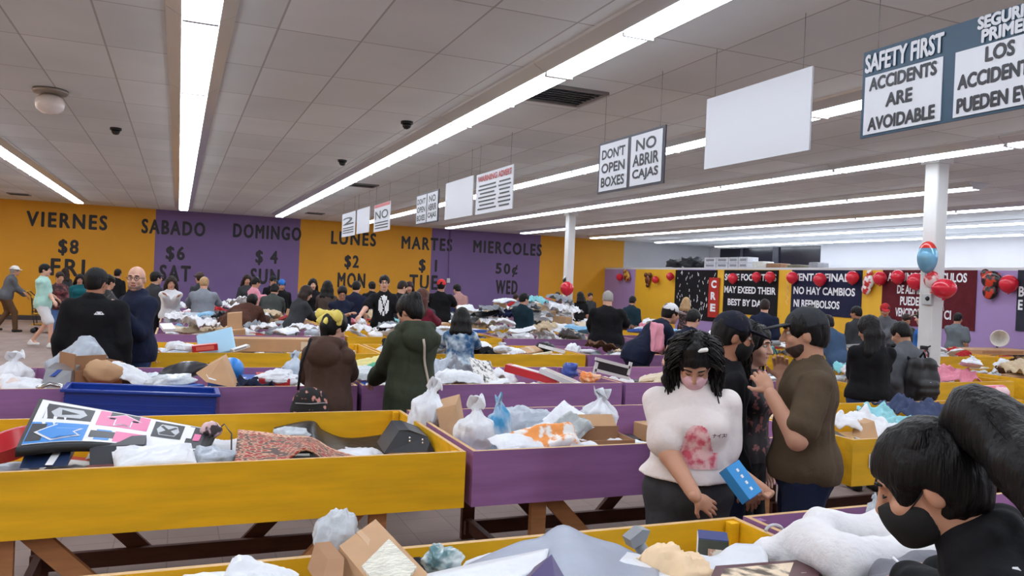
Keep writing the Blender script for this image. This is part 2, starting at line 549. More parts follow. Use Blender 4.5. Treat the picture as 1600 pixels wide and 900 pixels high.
fixture0 = None
ORD = ['leftmost', 'second', 'third', 'fourth', 'fifth', 'sixth', 'seventh', 'eighth', 'ninth', 'tenth']
for k in range(-3, 8):
    x = .08+2.72*k
    y = 24.2
    while y > -5:
        skip = k == 4 and 7.8 < y < 10.4
        if k == 4 and 9 < y < 10.7: skip = False
        if k == 4 and 7.0 < y < 9.4: skip = True
        if not skip:
            grp = 'fluorescent fixtures, row %d from the left' % (k+4)
            lab = 'white fluorescent ceiling fixture in the %s lit row counted from the left' % (ORD[k+2] if k >= -2 else 'outermost')
            if fixture0 is None:
                t = thing('ceiling_light', lab, 'ceiling light', (x, y, CEIL), 0, grp)
                trough().build('housing', HOUSING, t)
                for s in (-1, 1):
                    ln = lens_shape().build('lens', LENS, t); ln.location = (0, s*FIX_L/4, 0)
                fixture0 = t
            else:
                t = fixture0.copy(); COL.objects.link(t); t.location = (x, y, CEIL); t['label'] = lab; t['group'] = grp
                for ch in fixture0.children:
                    c = ch.copy(); COL.objects.link(c); c.parent = t
        y -= FIX_L

# ------------------------------------------------------------------ things fixed to the ceiling
p = W(79, 165, 8.0); gx, gy = p.x, 8.0
s_ = (CEIL-CAM_H)/(W(79, 140, 8.0).z-CAM_H); gx, gy = W(79, 140, 8.0).x*s_, 8.0*s_
t = thing('globe_light', 'white round glass globe lamp under the tiles at the upper left', 'ceiling lamp', (gx, gy, CEIL))
MB().lathe([(.0, 0), (.16, 0), (.17, -.02), (.15, -.05), (.07, -.06), (0, -.06)]).build('canopy', mat('brushed lamp metal', (150, 140, 130), .4, metal=.6), t)
MB().lathe([(0, -.05), (.07, -.055), (.12, -.09), (.14, -.14), (.125, -.2), (.08, -.24), (0, -.255)], n=28).build('globe', mat('opal glass', (226, 216, 210), .2), t)


def on_ceiling(px, py):
    q = W(px, py, 10.0); k = (CEIL-CAM_H)/(q.z-CAM_H)
    return q.x*k, 10.0*k


for (px, py, sc_, lab) in ((880, 148, 1.0, 'dark square ceiling vent to the right of the longest light row'), (568, 289, .8, 'dark ceiling vent near the hanging signs at the far end'), (492, 333, .8, 'small dark ceiling vent close to the mural wall'), (30, 303, .8, 'small dark ceiling vent above the FRI lettering wall')):
    x, y = on_ceiling(px, py)
    t = thing('ceiling_vent', lab, 'vent', (x, y, CEIL))
    b = MB()
    for q in ((-.3, 0, .04, .62), (.3, 0, .04, .62), (0, -.3, .62, .04), (0, .3, .62, .04)): b.box((q[0]*sc_, q[1]*sc_, -.012), (q[2]*sc_, q[3]*sc_, .024))
    b.build('frame', mat('vent frame', (120, 116, 116), .5), t)
    b = MB()
    for i in range(7): b.box((0, (-.24+.08*i)*sc_, -.008), (.56*sc_, .05*sc_, .006), R=Matrix.Rotation(.5, 3, 'X'))
    b.build('louvre', mat('vent dark', (62, 60, 62), .6), t)
for (px, py, lab) in ((535, 250, 'small black dome camera on the ceiling between two light rows'), (181, 200, 'little black ceiling camera beside the globe lamp'), (636, 190, 'tiny black hook on the ceiling above the long light row'),):
    x, y = on_ceiling(px, py)
    t = thing('dome_camera', lab, 'security camera', (x, y, CEIL))
    MB().lathe([(0, 0), (.07, 0), (.07, -.03), (0, -.03)]).build('mount', BLACK_PAINT, t)
    MB().lathe([(.055, -.028), (.05, -.06), (.03, -.085), (0, -.09)]).build('dome', mat('black dome plastic', (10, 10, 12), .1), t)

# ------------------------------------------------------------------ the price wall
words_ = [('VIERNES', 42, 167, 345, '$8', 92, 122, 387, 'FRI', 80, 132, 418), ('SABADO', 222, 320, 356, '$6', 260, 288, 397, 'SAT', 250, 297, 427),
          ('DOMINGO', 365, 470, 363, '$ 4', 400, 433, 403, 'SUN', 392, 436, 432), ('LUNES', 518, 587, 373, '$2', 539, 560, 410, 'MON', 528, 570, 438),
          ('MARTES', 628, 706, 381, '$ 1', 655, 682, 416, 'TUE', 640, 683, 441), ('MIERCOLES', 740, 846, 388, '50¢', 775, 808, 422, 'WED', 775, 808, 449)]
for q in words_:
    c = W((q[1]+q[2])/2, q[3], DEEP)
    t = thing('price_lettering', 'black painted %s %s %s lettering on the far wall' % (q[0], q[4].replace(' ', ''), q[8]), 'wall lettering', (c.x, DEEP, 1.4))
    for i, nm in ((0, 'day_name'), (4, 'price'), (8, 'short_day_name')):
        a, b = W(q[i+1], q[i+3], DEEP), W(q[i+2], q[i+3], DEEP)
        hh = {0: .42, 4: .46, 8: .48}[i]
        put_text(nm, q[i], ((a.x+b.x)/2, DEEP-.004, (a.z+b.z)/2), (b.x-a.x), hh, (1, 0, 0), (0, 0, 1), BLACK_PAINT, t, bold=.0, ext=.0, spacing=1.25, fat=.018)
# conduit and switch box on the purple zone
c = W(700, 437, DEEP); top = W(702, 362, DEEP)
t = thing('wall_conduit', 'thin purple conduit with a white switch box on the far wall', 'conduit', (c.x, DEEP, c.z))
MB().tube([(.0, -.02, 3.5-c.z), (0, -.02, .05)], .018).build('pipe', PUR_WALL, t)
MB().box((0, -.03, -.03), (.12, .06, .16), bev=.01).build('switch_box', WHITE_PAINT, t)

# ------------------------------------------------------------------ hanging signs (one line, X = 3.6)
XS = 3.6
PANEL = mat('white sign board', (196, 199, 206), .6)
TEAL = mat('slate blue sign print', (30, 62, 84), .5)
INK = mat('sign ink', (40, 40, 48), .5)
RED_INK = mat('red sign ink', (176, 60, 60), .5)
STRING = mat('sign string', (120, 118, 118), .6)


def sign(label, pxl, pxr, ptl, pbl, frame=None, blank=False):
    """board between pixel columns; top and bottom pixel rows given at its left (far) end"""
    a, b = WX(pxl, pbl, XS), WX(pxl, ptl, XS)
    c = WX(pxr, 450, XS)
    y0, y1, z0, z1 = a.y, c.y, a.z, b.z           # y0 far end (left in the photo), y1 near end
    t = thing('hanging_sign', label, 'sign', (XS, (y0+y1)/2, z0))
    MB().box((0, 0, (z1-z0)/2), (.012, y0-y1, z1-z0)).build('board', frame or PANEL, t)
    for s in (-.42, .42): MB().tube([(0, s*(y0-y1), z1-z0-.01), (0, s*(y0-y1), CEIL-z0)], .0022, 5).build('string', STRING, t)
    return t, (y0+y1)/2, y0-y1, z0, z1-z0


def on_sign(t, yc, w, z0, h, u0, u1, v0, v1, txt=None, mt=None, panel=None, bold=.03):
    """panel or lettering in board fractions, u from the far end, v from the bottom, on the face turned to the viewer"""
    cy = yc+w/2-w*(u0+u1)/2; cz = z0+h*(v0+v1)/2
    if panel: return MB().box((-.008, cy-yc, cz-z0), (.006, w*(u1-u0), h*(v1-v0))).build('white_panel', panel, t)
    return put_text('lettering', txt, (XS-.011, cy, cz), w*(u1-u0), h*(v1-v0), (0, -1, 0), (0, 0, 1), mt, t, bold=.0, lift=.003, fat=.004)


S = sign('teal sign reading SAFETY FIRST, ACCIDENTS ARE AVOIDABLE in English and Spanish', 1345, 1668, 85, 217, TEAL)
on_sign(*S, .02, .44, .03, .70, panel=PANEL); on_sign(*S, .50, .985, .03, .70, panel=PANEL)
on_sign(*S, .02, .44, .75, .95, 'SAFETY FIRST', PANEL); on_sign(*S, .60, .92, .87, .985, 'SEGURIDAD', PANEL, bold=.05); on_sign(*S, .62, .88, .73, .85, 'PRIMERO', PANEL, bold=.05)
for v, s, a, b in ((.53, 'ACCIDENTS', .05, .41), (.31, 'ARE', .15, .29), (.07, 'AVOIDABLE', .05, .41)): on_sign(*S, a, b, v, v+.14, s, INK)
for v, s, a, b in ((.53, 'LOS', .64, .76), (.31, 'ACCIDENTES SE', .52, .96), (.07, 'PUEDEN EVITAR', .52, .96)): on_sign(*S, a, b, v, v+.14, s, INK)
S = sign('plain white blank sign hanging beside the teal safety sign', 1101, 1255, 157, 265)
FR = mat('dark sign frame', (46, 44, 56), .5)


def dont_open(label, *a):
    S = sign(label, *a, FR)
    on_sign(*S, .03, .48, .04, .95, panel=PANEL); on_sign(*S, .53, .97, .04, .95, panel=PANEL)
    for v, s, t_ in ((.66, "DON'T", 'NO'), (.39, 'OPEN', 'ABRIR'), (.12, 'BOXES', 'CAJAS')):
        on_sign(*S, .07, .44, v, v+.18, s, INK); on_sign(*S, (.61 if t_ == 'NO' else .57), (.89 if t_ == 'NO' else .93), v, v+.2, t_, INK)


dont_open("dark framed sign reading DON'T OPEN BOXES, NO ABRIR CAJAS, nearer of the two", 934, 1030, 226, 304)
S = sign('white sign with red WARNING heading and lines of small print', 743, 795, 275, 336)
on_sign(*S, .06, .6, .8, .93, 'WARNING', RED_INK); on_sign(*S, .64, .97, .8, .93, 'ADVERT', RED_INK)
for i in range(7):
    MB().box((-.009, S[2]*(.5-.33), S[4]*(.69-.095*i)), (.004, S[2]*(.46+.06*math.sin(i*2.3)), S[4]*.035)).build('print_line', INK, S[0])
    MB().box((-.009, S[2]*(.5-.8), S[4]*(.69-.095*i)), (.004, S[2]*(.28+.04*math.sin(i*1.7)), S[4]*.035)).build('print_line', INK, S[0])
S = sign('plain white blank sign hanging left of the WARNING sign', 695, 733, 288, 344)
dont_open("small DON'T OPEN BOXES sign, farther of the two, left of a blank sign", 650, 680, 306, 352)
S = sign('small white sign with a red top band hung over LUNES', 584, 605, 322, 363)
on_sign(*S, .03, .97, .88, .99, panel=RED_INK); on_sign(*S, .1, .9, .45, .75, 'NO', INK)
for i in range(3): MB().box((-.009, 0, S[4]*(.32-.1*i)), (.004, S[2]*.8, S[4]*.04)).build('print_line', INK, S[0])
S = sign('narrow plain white blank sign, farthest of the blanks', 557, 573, 329, 366)
S = sign('farthest hanging sign with dark print just above LUNES', 534, 551, 336, 371)
on_sign(*S, .1, .9, .5, .8, '2', INK)
for i in range(3): MB().box((-.009, 0, S[4]*(.36-.1*i)), (.004, S[2]*.8, S[4]*.04)).build('print_line', INK, S[0])
# ------------------------------------------------------------------ people
def rotz(a): return np.array(Matrix.Rotation(a, 3, 'Z'))
def rotx(a): return np.array(Matrix.Rotation(a, 3, 'X'))
def roty(a): return np.array(Matrix.Rotation(a, 3, 'Y'))
def nrm(v): return v/max(np.linalg.norm(v), 1e-9)


SKIN_A = mat('light brown skin', (196, 146, 120), .5, .05, 9, spec=.35)
SKIN_B = mat('tan skin', (178, 124, 98), .5, .05, 9, spec=.35)
SKIN_C = mat('fair skin', (216, 168, 146), .5, .05, 9, spec=.35)
HAIR_K = mat('black hair', (16, 13, 14), .45, .3, 10, .5, 26, stretch=(3, 3, .35), spec=.25)
HAIR_D = mat('dark brown hair', (44, 30, 26), .48, .3, 10, .5, 26, stretch=(3, 3, .35), spec=.25)
HAIR_R = mat('reddish brown hair', (78, 42, 32), .48, .3, 10, .5, 26, stretch=(3, 3, .35), spec=.25)
HAIR_B = mat('blond hair', (176, 140, 96), .45, .2, 10, .5, 26, stretch=(3, 3, .35))
HAIR_G = mat('grey hair', (150, 146, 142), .5, .2, 10, .5, 26, stretch=(3, 3, .35))
EYE_W = mat('eye white', (225, 220, 215), .25)
EYE_D = mat('dark iris', (28, 18, 14), .2)
LIPS = mat('lips', (158, 88, 84), .5)
SOLE = mat('shoe sole', (220, 218, 214), .6)


def fab(name, rgb, rough=.85, var=.1, bump=.55, bscale=9): return mat(name, rgb, rough, var, 5, bump, bscale, spec=.2)


DENIM = fab('blue denim', (46, 62, 96))
DKDENIM = fab('dark blue denim', (34, 42, 66))
BLACKC = fab('black cloth', (22, 22, 26))
CHAR = fab('charcoal cloth', (58, 58, 62))
NAVY = fab('navy cloth', (30, 36, 58))
SHOE_D = mat('dark shoe', (40, 34, 32), .6)


def hand_prims(sd, wr, d, n, curl, sc, side):
    """palm, four bent fingers of unequal length and a thumb; d towards the fingertips, n the way the palm faces"""
    d = nrm(d); n = nrm(n-d*(n @ d)); b = np.cross(d, n)*side      # b points to the thumb side
    R = np.stack([b, d, n], 1)
    sd.ell(wr+d*.048*sc, (.040*sc, .052*sc, .015*sc), R, .012)
    sd.cap(wr-d*.02*sc, wr+d*.02*sc, .026*sc, .024*sc, .015, flat=(n, .75))
    lens = (.066, .076, .070, .054)
    for i in range(4):
        o = wr+d*(.088-.006*abs(i-1.3))*sc+b*(.030-.0195*i)*sc
        dir_ = nrm(d+b*(.10-.07*i))
        a1, a2 = curl*.8, curl*1.7
        p1 = o+(dir_*math.cos(a1)+n*math.sin(a1))*lens[i]*.55*sc
        p2 = p1+(dir_*math.cos(a2)+n*math.sin(a2))*lens[i]*.5*sc
        sd.cap(o-d*.01*sc, p1, .0092*sc, .0085*sc, .004); sd.cap(p1, p2, .0085*sc, .0066*sc, .003)
    o = wr+d*.022*sc+b*.026*sc
    p1 = o+nrm(b*.9+d*.6+n*.35)*.042*sc
    p2 = p1+nrm(b*.35+d*.9+n*(.3+.5*curl))*.034*sc
    sd.cap(o, p1, .0135*sc, .0105*sc, .008); sd.cap(p1, p2, .010*sc, .0078*sc, .003)


def person(label, x, y, face, h=1.65, lean=0, side=0, look=(0, 0), build=1.0, fem=False, hands=(None, None), poles=None, walk=0.0, skin=None,
           top=('shirt', None), sleeve='long', puff=0.0, hem=0.0, collar=False, hood=False, bottom=('trousers', None), legs='long', shoes=None,
           hair=('short', None), hat=None, facial=False, lids=False, mask=None, beard=None, glasses=False, res=.02, hair_len=.3, curl=(.5, .5), palm=(None, None),
           zmin=None, twist=0, breast=None, tilt=0, glove=None, wr=1.0, group=None, sit=0):
    """a standing figure; face in degrees (0 looks to the far wall, 90 to the photo's right); hands are world targets; returns the root and a dict of frames"""
    S = h/1.70
    skin = skin or SKIN_A; hm = hair[1] or HAIR_K
    rz = -math.radians(face)
    loc = Vector((x, y, 0))
    Rw = rotz(rz)
    loc_np = np.array(loc)
    toL = lambda p: Rw.T @ (np.array(p, float)-loc_np)
    la, sa, tw = math.radians(lean), math.radians(side), math.radians(twist)
    P = np.array([0, -.10*math.sin(la)*S, (.90-.04*math.sin(la)-sit)*S])
    RT = rotx(-la) @ roty(sa) @ rotz(tw)
    T = lambda a, b, c: P+RT @ (np.array([a, b, c])*S)
    B = build
    sw = (.143 if fem else .163)*(.5+.5*B)
    br = fem if breast is None else breast

    def torso(sd, g):
        """trunk volumes grown by g"""
        sd.ell(P+RT @ np.array([0, 0, .02*S]), np.array([.160*B, .110*B, .13])*S+g, RT, .03)
        sd.ell(T(0, .01*B, .20), np.array([(.135 if fem else .148)*B, .100*B, .17])*S+g, RT, .035)
        sd.ell(T(0, 0, .36), np.array([(.150 if fem else .168)*(.4+.6*B), .104*(.4+.6*B), .150])*S+g, RT, .035)
        for q in (-1, 1): sd.cap(T(q*.02, -.012, .475), T(q*(sw-.02), -.01, .437), .046*S+g*.6, .040*S+g*.6, .025)
        sd.cap(T(0, -.012, .46), T(0, .002, .535), .072*S+g*.6, .052*S+g*.3, .05)
        if br:
            for q in (-1, 1): sd.ell(T(q*.068, .082*B, .335), np.array([.066, .058, .064])*S+g, RT, .03)

    hip = [np.array([q*.088*S*(.6+.4*B), P[1], (.86-sit)*S]) for q in (-1, 1)]
    wk = walk*S
    ank = [np.array([-.10*S, -wk, (.085+.5*max(0, walk)*.25)*S]), np.array([.10*S, wk, .085*S])]
    if sit:
        ank = [np.array([-.12*S, .10*S, .085*S]), np.array([.12*S, .10*S, .085*S])]
    kn = [(hip[i]+ank[i])/2+np.array([0, .035*S+abs(wk)*.25+sit*.8, .02*S]) for i in range(2)]
    if walk: kn[0][1] += .08*S
    shl = [T(q*sw, -.01, .432) for q in (-1, 1)]
    tgt, elb, hd = [], [], []
    for i, q in enumerate((-1, 1)):
        if hands[i] is None: t = shl[i]+np.array([q*.05, .07+.10*math.sin(la), -.525])*S
        else: t = toL(hands[i])
        v = t-shl[i]; L1, L2 = .29*S, .26*S
        dd = np.linalg.norm(v)
        if dd > (L1+L2)*.985: t = shl[i]+v/dd*(L1+L2)*.985; v = t-shl[i]; dd = np.linalg.norm(v)
        pole = np.array([q*.3, -.8, -.6]) if poles is None or poles[i] is None else np.array(poles[i], float)
        u = v/dd
        a = (L1*L1-L2*L2+dd*dd)/(2*dd)
        hgt = math.sqrt(max(L1*L1-a*a, 0))
        pp = pole-u*(pole @ u)
        e = shl[i]+u*a+nrm(pp)*hgt
        tgt.append(t); elb.append(e)
        fd = nrm(t-e)
        hd.append(fd if palm[i] is None or palm[i][0] is None else nrm(Rw.T @ np.array(palm[i][0], float)))
    pn = []
    for i, q in enumerate((-1, 1)):
        if palm[i] is not None and palm[i][1] is not None: pn.append(nrm(Rw.T @ np.array(palm[i][1], float)))
        else:
            n0 = np.array([-q*1.0, .1, -.15]) if abs(hd[i][2]) > .75 else np.array([-q*.25, 0, -1.0])
            pn.append(n0)

    def arms(sd, g, upto):
        for i, q in enumerate((-1, 1)):
            d1 = elb[i]-shl[i]; d2 = tgt[i]-elb[i]
            if upto >= 1: sd.cap(shl[i], elb[i], (.046*(.4+.6*B))*S+g*.9, (.040*(.4+.6*B))*S+g, .012)
            else: sd.cap(shl[i], shl[i]+d1*upto, (.047*(.4+.6*B))*S+g*.8, (.047*(.4+.6*B))*S+g*1.3, .012)
            if upto >= 2: sd.cap(elb[i], elb[i]+d2*.93, (.043*(.3+.7*B))*S+g, .031*S+g, .02)

    def legp(sd, g, upto, flare=0):
        for i in range(2):
            sd.cap(hip[i], kn[i] if upto >= 1 else hip[i]+(kn[i]-hip[i])*upto, .086*S*(.4+.6*B)+g, ((.056 if upto >= 1 else .078)*(.5+.5*B))*S+g, .035)
            if upto >= 2: sd.cap(kn[i], ank[i]*1.0, .056*S*(.5+.5*B)+g, .042*S+g, .03)

    # head frame
    nb = T(0, -.005, .535)
    HR = rotz(-math.radians(look[0])) @ rotx(-math.radians(look[1])) @ roty(math.radians(tilt))
    HC = nb+nrm(RT @ np.array([0, .18, 1.0])*.6+HR @ np.array([0, .15, .5]))*.135*S
    Hd = lambda a, b, c: HC+HR @ (np.array([a, b, c])*S)

    def headp(sd):
        sd.ell(Hd(0, -.015, .028), np.array([.074, .094, .090])*S, HR, .02)
        sd.ell(Hd(0, .022, -.045), np.array([.058, .066, .066])*S, HR, .03)
        sd.ell(Hd(0, .062, -.092), np.array([.026, .022, .020])*S, HR, .025)
        for q in (-1, 1):
            sd.ell(Hd(q*.030, .092, .011), np.array([.018, .015, .0085])*S, HR, .010, op=-1)
            sd.ell(Hd(q*.036, .062, -.025), np.array([.024, .022, .022])*S, HR, .02)
            sd.ell(Hd(q*.074, -.012, -.008), np.array([.012, .020, .031])*S, HR, .008)
            sd.cap(Hd(q*.014, .082, .034), Hd(q*.046, .070, .032), .009*S, .008*S, .012)
        sd.cap(Hd(0, .084, .020), Hd(0, .106, -.024), .0085*S, .0135*S, .012)
        for q in (-1, 1): sd.ell(Hd(q*.012, .096, -.028), np.array([.009, .010, .008])*S, HR, .006)
        sd.cap(Hd(-.018, .080, -.054), Hd(.018, .080, -.054), .0085*S, None, .008)
        sd.cap(Hd(-.015, .078, -.066), Hd(.015, .078, -.066), .0085*S, None, .008)
        sd.cap(Hd(-.016, .0905, -.0605), Hd(.016, .0905, -.0605), .0022*S, None, .003, op=-1)
        sd.cap(Hd(0, -.03, -.04), nb-RT @ np.array([0, 0, .04*S]), .053*S*(.5+.5*B), .062*S*(.5+.5*B), .03)

    # one continuous body mesh
    near = res <= .013
    sd = SDF(); torso(sd, -.012); arms(sd, 0, 2); legp(sd, -.006, 2)
    for i in range(2): sd.cap(ank[i], ank[i]+np.array([0, .14*S, -.05*S]), .035*S, .028*S, .02)
    sd.cap(nb-RT @ np.array([0, 0, .06*S]), HC-HR @ np.array([0, .02*S, .06*S]), .056*S, .052*S, .02)
    for i in range(2): sd.cap(elb[i]+(tgt[i]-elb[i])*.8, tgt[i], .032*S, .026*S, .012, flat=(nrm(pn[i]), .85))
    lo_ = None if zmin is None else np.array([-9, -9, zmin])
    parts = [sd.mesh(res, lo=lo_)]
    hs = SDF(); headp(hs)
    hres = max(.0045, res*.5) if (facial or near) else min(res*.75, .012)
    parts.append(hs.mesh(hres))
    for i, q in enumerate((-1, 1)):
        hs = SDF(); hand_prims(hs, tgt[i], hd[i], pn[i], curl[i], S*(.92 if fem else 1.0), -q)
        parts.append(hs.mesh(max(.0035, min(res*.42, .0075))))
    v, q4 = join(parts)
    root = mesh_obj('person', v, q4, skin)
    root.location = loc; root.rotation_euler = (0, 0, rz)
    tag(root, label, 'person', group)

    def part(name, sd, mt, r, noise=None, lo=None, par=None, label=None, hi=None):
        v, q = sd.mesh(r, noise=noise, lo=lo, hi=hi)
        if len(v) < 8: return None
        o = mesh_obj(name, v, q, mt, par or root)
        if label: o['label'] = label
        return o

    # trousers / shorts / skirt
    cres = max(res*.85, .007)
    sd = SDF(); g = .012
    sd.ell(P, np.array([.166*B, .118*B, .14])*S+g, RT if lean < 40 else np.eye(3), .05)
    legp(sd, g, {'long': 2, 'shorts': .85, 'skirt': .6}[legs])
    sd.cut(P+RT @ np.array([0, 0, .10*S]), RT[:, 2])
    if legs == 'shorts':
        pass
    part(bottom[0], sd, bottom[1] or DENIM, cres, (.005, 22, True, (1, 1, .7)), lo=lo_)
    # shoes
    if zmin is None or zmin < .1:
        for i in range(2):
            sd = SDF(); f0 = ank[i]+np.array([0, -.03*S, -.045*S])
            sd.cap(f0, f0+np.array([0, .15*S, -.005*S]), .046*S, .042*S, .02, flat=((0, 0, 1), .8)); sd.cap(ank[i], f0, .048*S, .045*S, .02)
            sd.cut(np.array([0, 0, ank[i][2]-.083*S]), (0, 0, -1))
            part('shoe', sd, shoes or SHOE_D, max(res*.8, .009))
    # top
    puff *= .7
    g = .011+puff
    sd = SDF(); torso(sd, g)
    up = {'long': 2, 'short': .72, 'none': .18}[sleeve]
    arms(sd, g*.9 if sleeve == 'long' else .013+puff, up)
    hz = -.03-hem
    RH = rotx(-la*.45) @ roty(sa*.5)
    hq = max(hem, 0)
    sd.ell(P+RH @ np.array([0, 0, (-hq*.55+.03)*S]), np.array([.172*B, .126*B, hq*.9+.13])*S+g, RH, .05)
    sd.cut(P+RH @ np.array([0, 0, hz*S]), -RH[:, 2])
    if collar:
        for k in range(10):
            a0, a1 = 2*PI*k/10, 2*PI*(k+1)/10
            rr = .072*S
            f_ = lambda a: nb+RT @ np.array([rr*math.cos(a), rr*.95*math.sin(a), (-.012-.02*math.sin(a))*S])
            sd.cap(f_(a0), f_(a1), .022*S, None, .012)
    else:
        sd.ell(nb+RT @ np.array([0, .035*S, .02*S]), np.array([.070, .075, .05])*S, RT, .01, op=-1)
    if hood:
        sd.ell(T(0, -.125, .455), np.array([.150, .062, .105])*S, RT, .012)
        sd.chain([T(-.06, .075, .50), T(-.115, .01, .525), T(-.10, -.075, .54), T(0, -.115, .545), T(.10, -.075, .54), T(.115, .01, .525), T(.06, .075, .50)], [.03*S, .036*S, .04*S, .042*S, .04*S, .036*S, .03*S], .012)
    tp = part(top[0], sd, top[1] or NAVY, cres, (.0105*wr, 13, True, (1, 1, .75)), lo=lo_)
    # hair
    hr = max(res*.6, .006)
    kind = hair[0]
    ho = None
    if kind != 'bald':
        sd = SDF(); e = .011 if kind in ('short', 'buzz') else .018
        if kind == 'buzz': e = .006
        sd.ell(Hd(0, -.018, .032), np.array([.074+e, .094+e, .090+e])*S, HR, .02)
        sd.ell(Hd(0, -.05, -.02), np.array([.066+e*.6, .06+e*.6, .07+e*.3])*S, HR, .02)
        fr = .105
        sd.ell(Hd(0, fr, -.025), np.array([.072, .075, .088])*S, HR, .010, op=-1)
        for q in (-1, 1):
            if kind in ('short', 'buzz', 'bun', 'pony', 'sleek'): sd.ell(Hd(q*.088, .02, -.045), np.array([.035, .055, .06])*S, HR, .01, op=-1)
        if kind in ('short', 'buzz'): sd.cut(Hd(0, -.06, -.062), HR @ np.array([0, .3, -1.0]))
        dn = np.array([0, 0, -1.0])
        bk = RT @ np.array([0, -1.0, 0])
        if kind in ('long', 'curly'):
            Ln = hair_len*S
            for q in (-1, -.35, .35, 1):
                p0 = Hd(q*.062, -.035-.035*(1-abs(q)), .02); p1 = Hd(q*.080, -.045-.045*(1-abs(q)), -.07)
                p2 = p1+dn*Ln*.5+bk*.03*S+RT @ np.array([q*.022*S, 0, 0]); p3 = p1+dn*Ln+bk*.035*S+RT @ np.array([q*.012*S, 0, 0])
                if lean > 25: p2 = p2+RT @ np.array([q*.02, .06, 0]); p3 = p3+RT @ np.array([q*.02, .12, 0])
                sd.chain([p0, p1, p2, p3], [.040*S, .044*S, .042*S, .022*S], .03)
        if kind == 'bun': sd.ell(Hd(0, -.10, .085), np.array([.048, .045, .042])*S, HR, .012)
        if kind == 'pony':
            p0 = Hd(0, -.11, .035); p1 = p0+bk*.03*S+dn*.06*S; p2 = p0+bk*.05*S+dn*hair_len*S
            sd.chain([p0, p1, p2], [.026*S, .034*S, .014*S], .015)
        amp = .012 if kind == 'curly' else .004
        ho = part('hair', sd, hm, hr, (amp, 60 if kind == 'curly' else 70, kind != 'curly', (1, 1, .4 if kind != 'curly' else 1)))
    if beard:
        sd = SDF(); sd.ell(Hd(0, .026, -.058), np.array([.061, .066, .062])*S, HR, .02); sd.cut(Hd(0, 0, -.036), HR @ np.array([0, .35, 1.0])); sd.cut(Hd(0, -.012, 0), HR @ np.array([0, -1, .1]))
        sd.ell(Hd(0, .095, -.058), np.array([.026, .03, .013])*S, HR, .005, op=-1)
        part('beard', sd, beard, max(res*.5, .005), (.003, 90, True))
    if facial:
        for q in (-1, 1):
            if lids:
                MB().tube([Hd(q*.019, .088, .008), Hd(q*.030, .0885, .0045), Hd(q*.043, .081, .007)], [.0018*S, .0026*S, .0018*S], 5).build('eyelashes', hm, root)
                MB().tube([Hd(q*.014, .0935, .034), Hd(q*.030, .0905, .0375), Hd(q*.047, .079, .032)], [.0035*S, .0042*S, .0025*S], 6).build('eyebrow', hm, root)
                continue
            b = MB(); c = Hd(q*.030, .0735, .010)
            b.lathe([(1e-4, -.0085*S), (.0085*S, -.006*S), (.0118*S, 0), (.0085*S, .006*S), (1e-4, .0085*S)], c, Matrix(HR.tolist()), 12)
            c2 = Hd(q*.030, .0795, .010)
            b.lathe([(1e-4, -.0066*S), (.005*S, -.0045*S), (.0066*S, 0), (.005*S, .0045*S), (1e-4, .0066*S)], c2, Matrix(HR.tolist()), 10, mi=1)
            b.build('eye', [EYE_W, EYE_D], root)
            MB().tube([Hd(q*.014, .0935, .034), Hd(q*.030, .0905, .0375), Hd(q*.047, .079, .032)], [.0035*S, .0042*S, .0025*S], 6).build('eyebrow', hm, root)
        if mask is None:
            sd = SDF(); sd.cap(Hd(-.017, .0822, -.055), Hd(.017, .0822, -.055), .0078*S, None, .006); sd.cap(Hd(-.014, .080, -.066), Hd(.014, .080, -.066), .0082*S, None, .006)
            sd.cap(Hd(-.02, .093, -.0605), Hd(.02, .093, -.0605), .0020*S, None, .003, op=-1)
            part('lips', sd, LIPS, .0035)
    if mask is not None:
        sd = SDF(); mz = -.012 if mask[0] == 'worn' else -.05
        sd.ell(Hd(0, .036, -.05), np.array([.066, .079, .068])*S, HR, .02); sd.ell(Hd(0, .09, -.02), np.array([.016, .022, .03])*S, HR, .02); sd.ell(Hd(0, .07, -.095), np.array([.034, .026, .02])*S, HR, .02)
        sd.cut(Hd(0, .1, mz), HR @ np.array([0, .15, 1.0])); sd.cut(Hd(0, .018, 0), HR @ np.array([0, -1, .1]))
        mo = part('face_mask', sd, mask[1], max(res*.5, .005))
        for q in (-1, 1):
            MB().tube([Hd(q*.058, .05, -.03), Hd(q*.074, .02, -.008), Hd(q*.079, -.012, .018)], .0018*S, 5).build('ear_loop', mask[1], mo)
    if glasses:
        b = MB()
        for q in (-1, 1):
            c = Hd(q*.031, .098, .008)
            b.tube([c+HR @ (np.array([.022*math.cos(a), 0, .017*math.sin(a)])*S) for a in np.linspace(0, 2*PI, 13)], .0024*S, 5)
            b.tube([Hd(q*.052, .096, .012), Hd(q*.078, .06, .014), Hd(q*.080, -.01, .008)], .0022*S, 5)
        b.tube([Hd(-.01, .101, .012), Hd(.01, .101, .012)], .0022*S, 5)
        b.build('glasses', BLACK_PAINT, root)
    hb = None
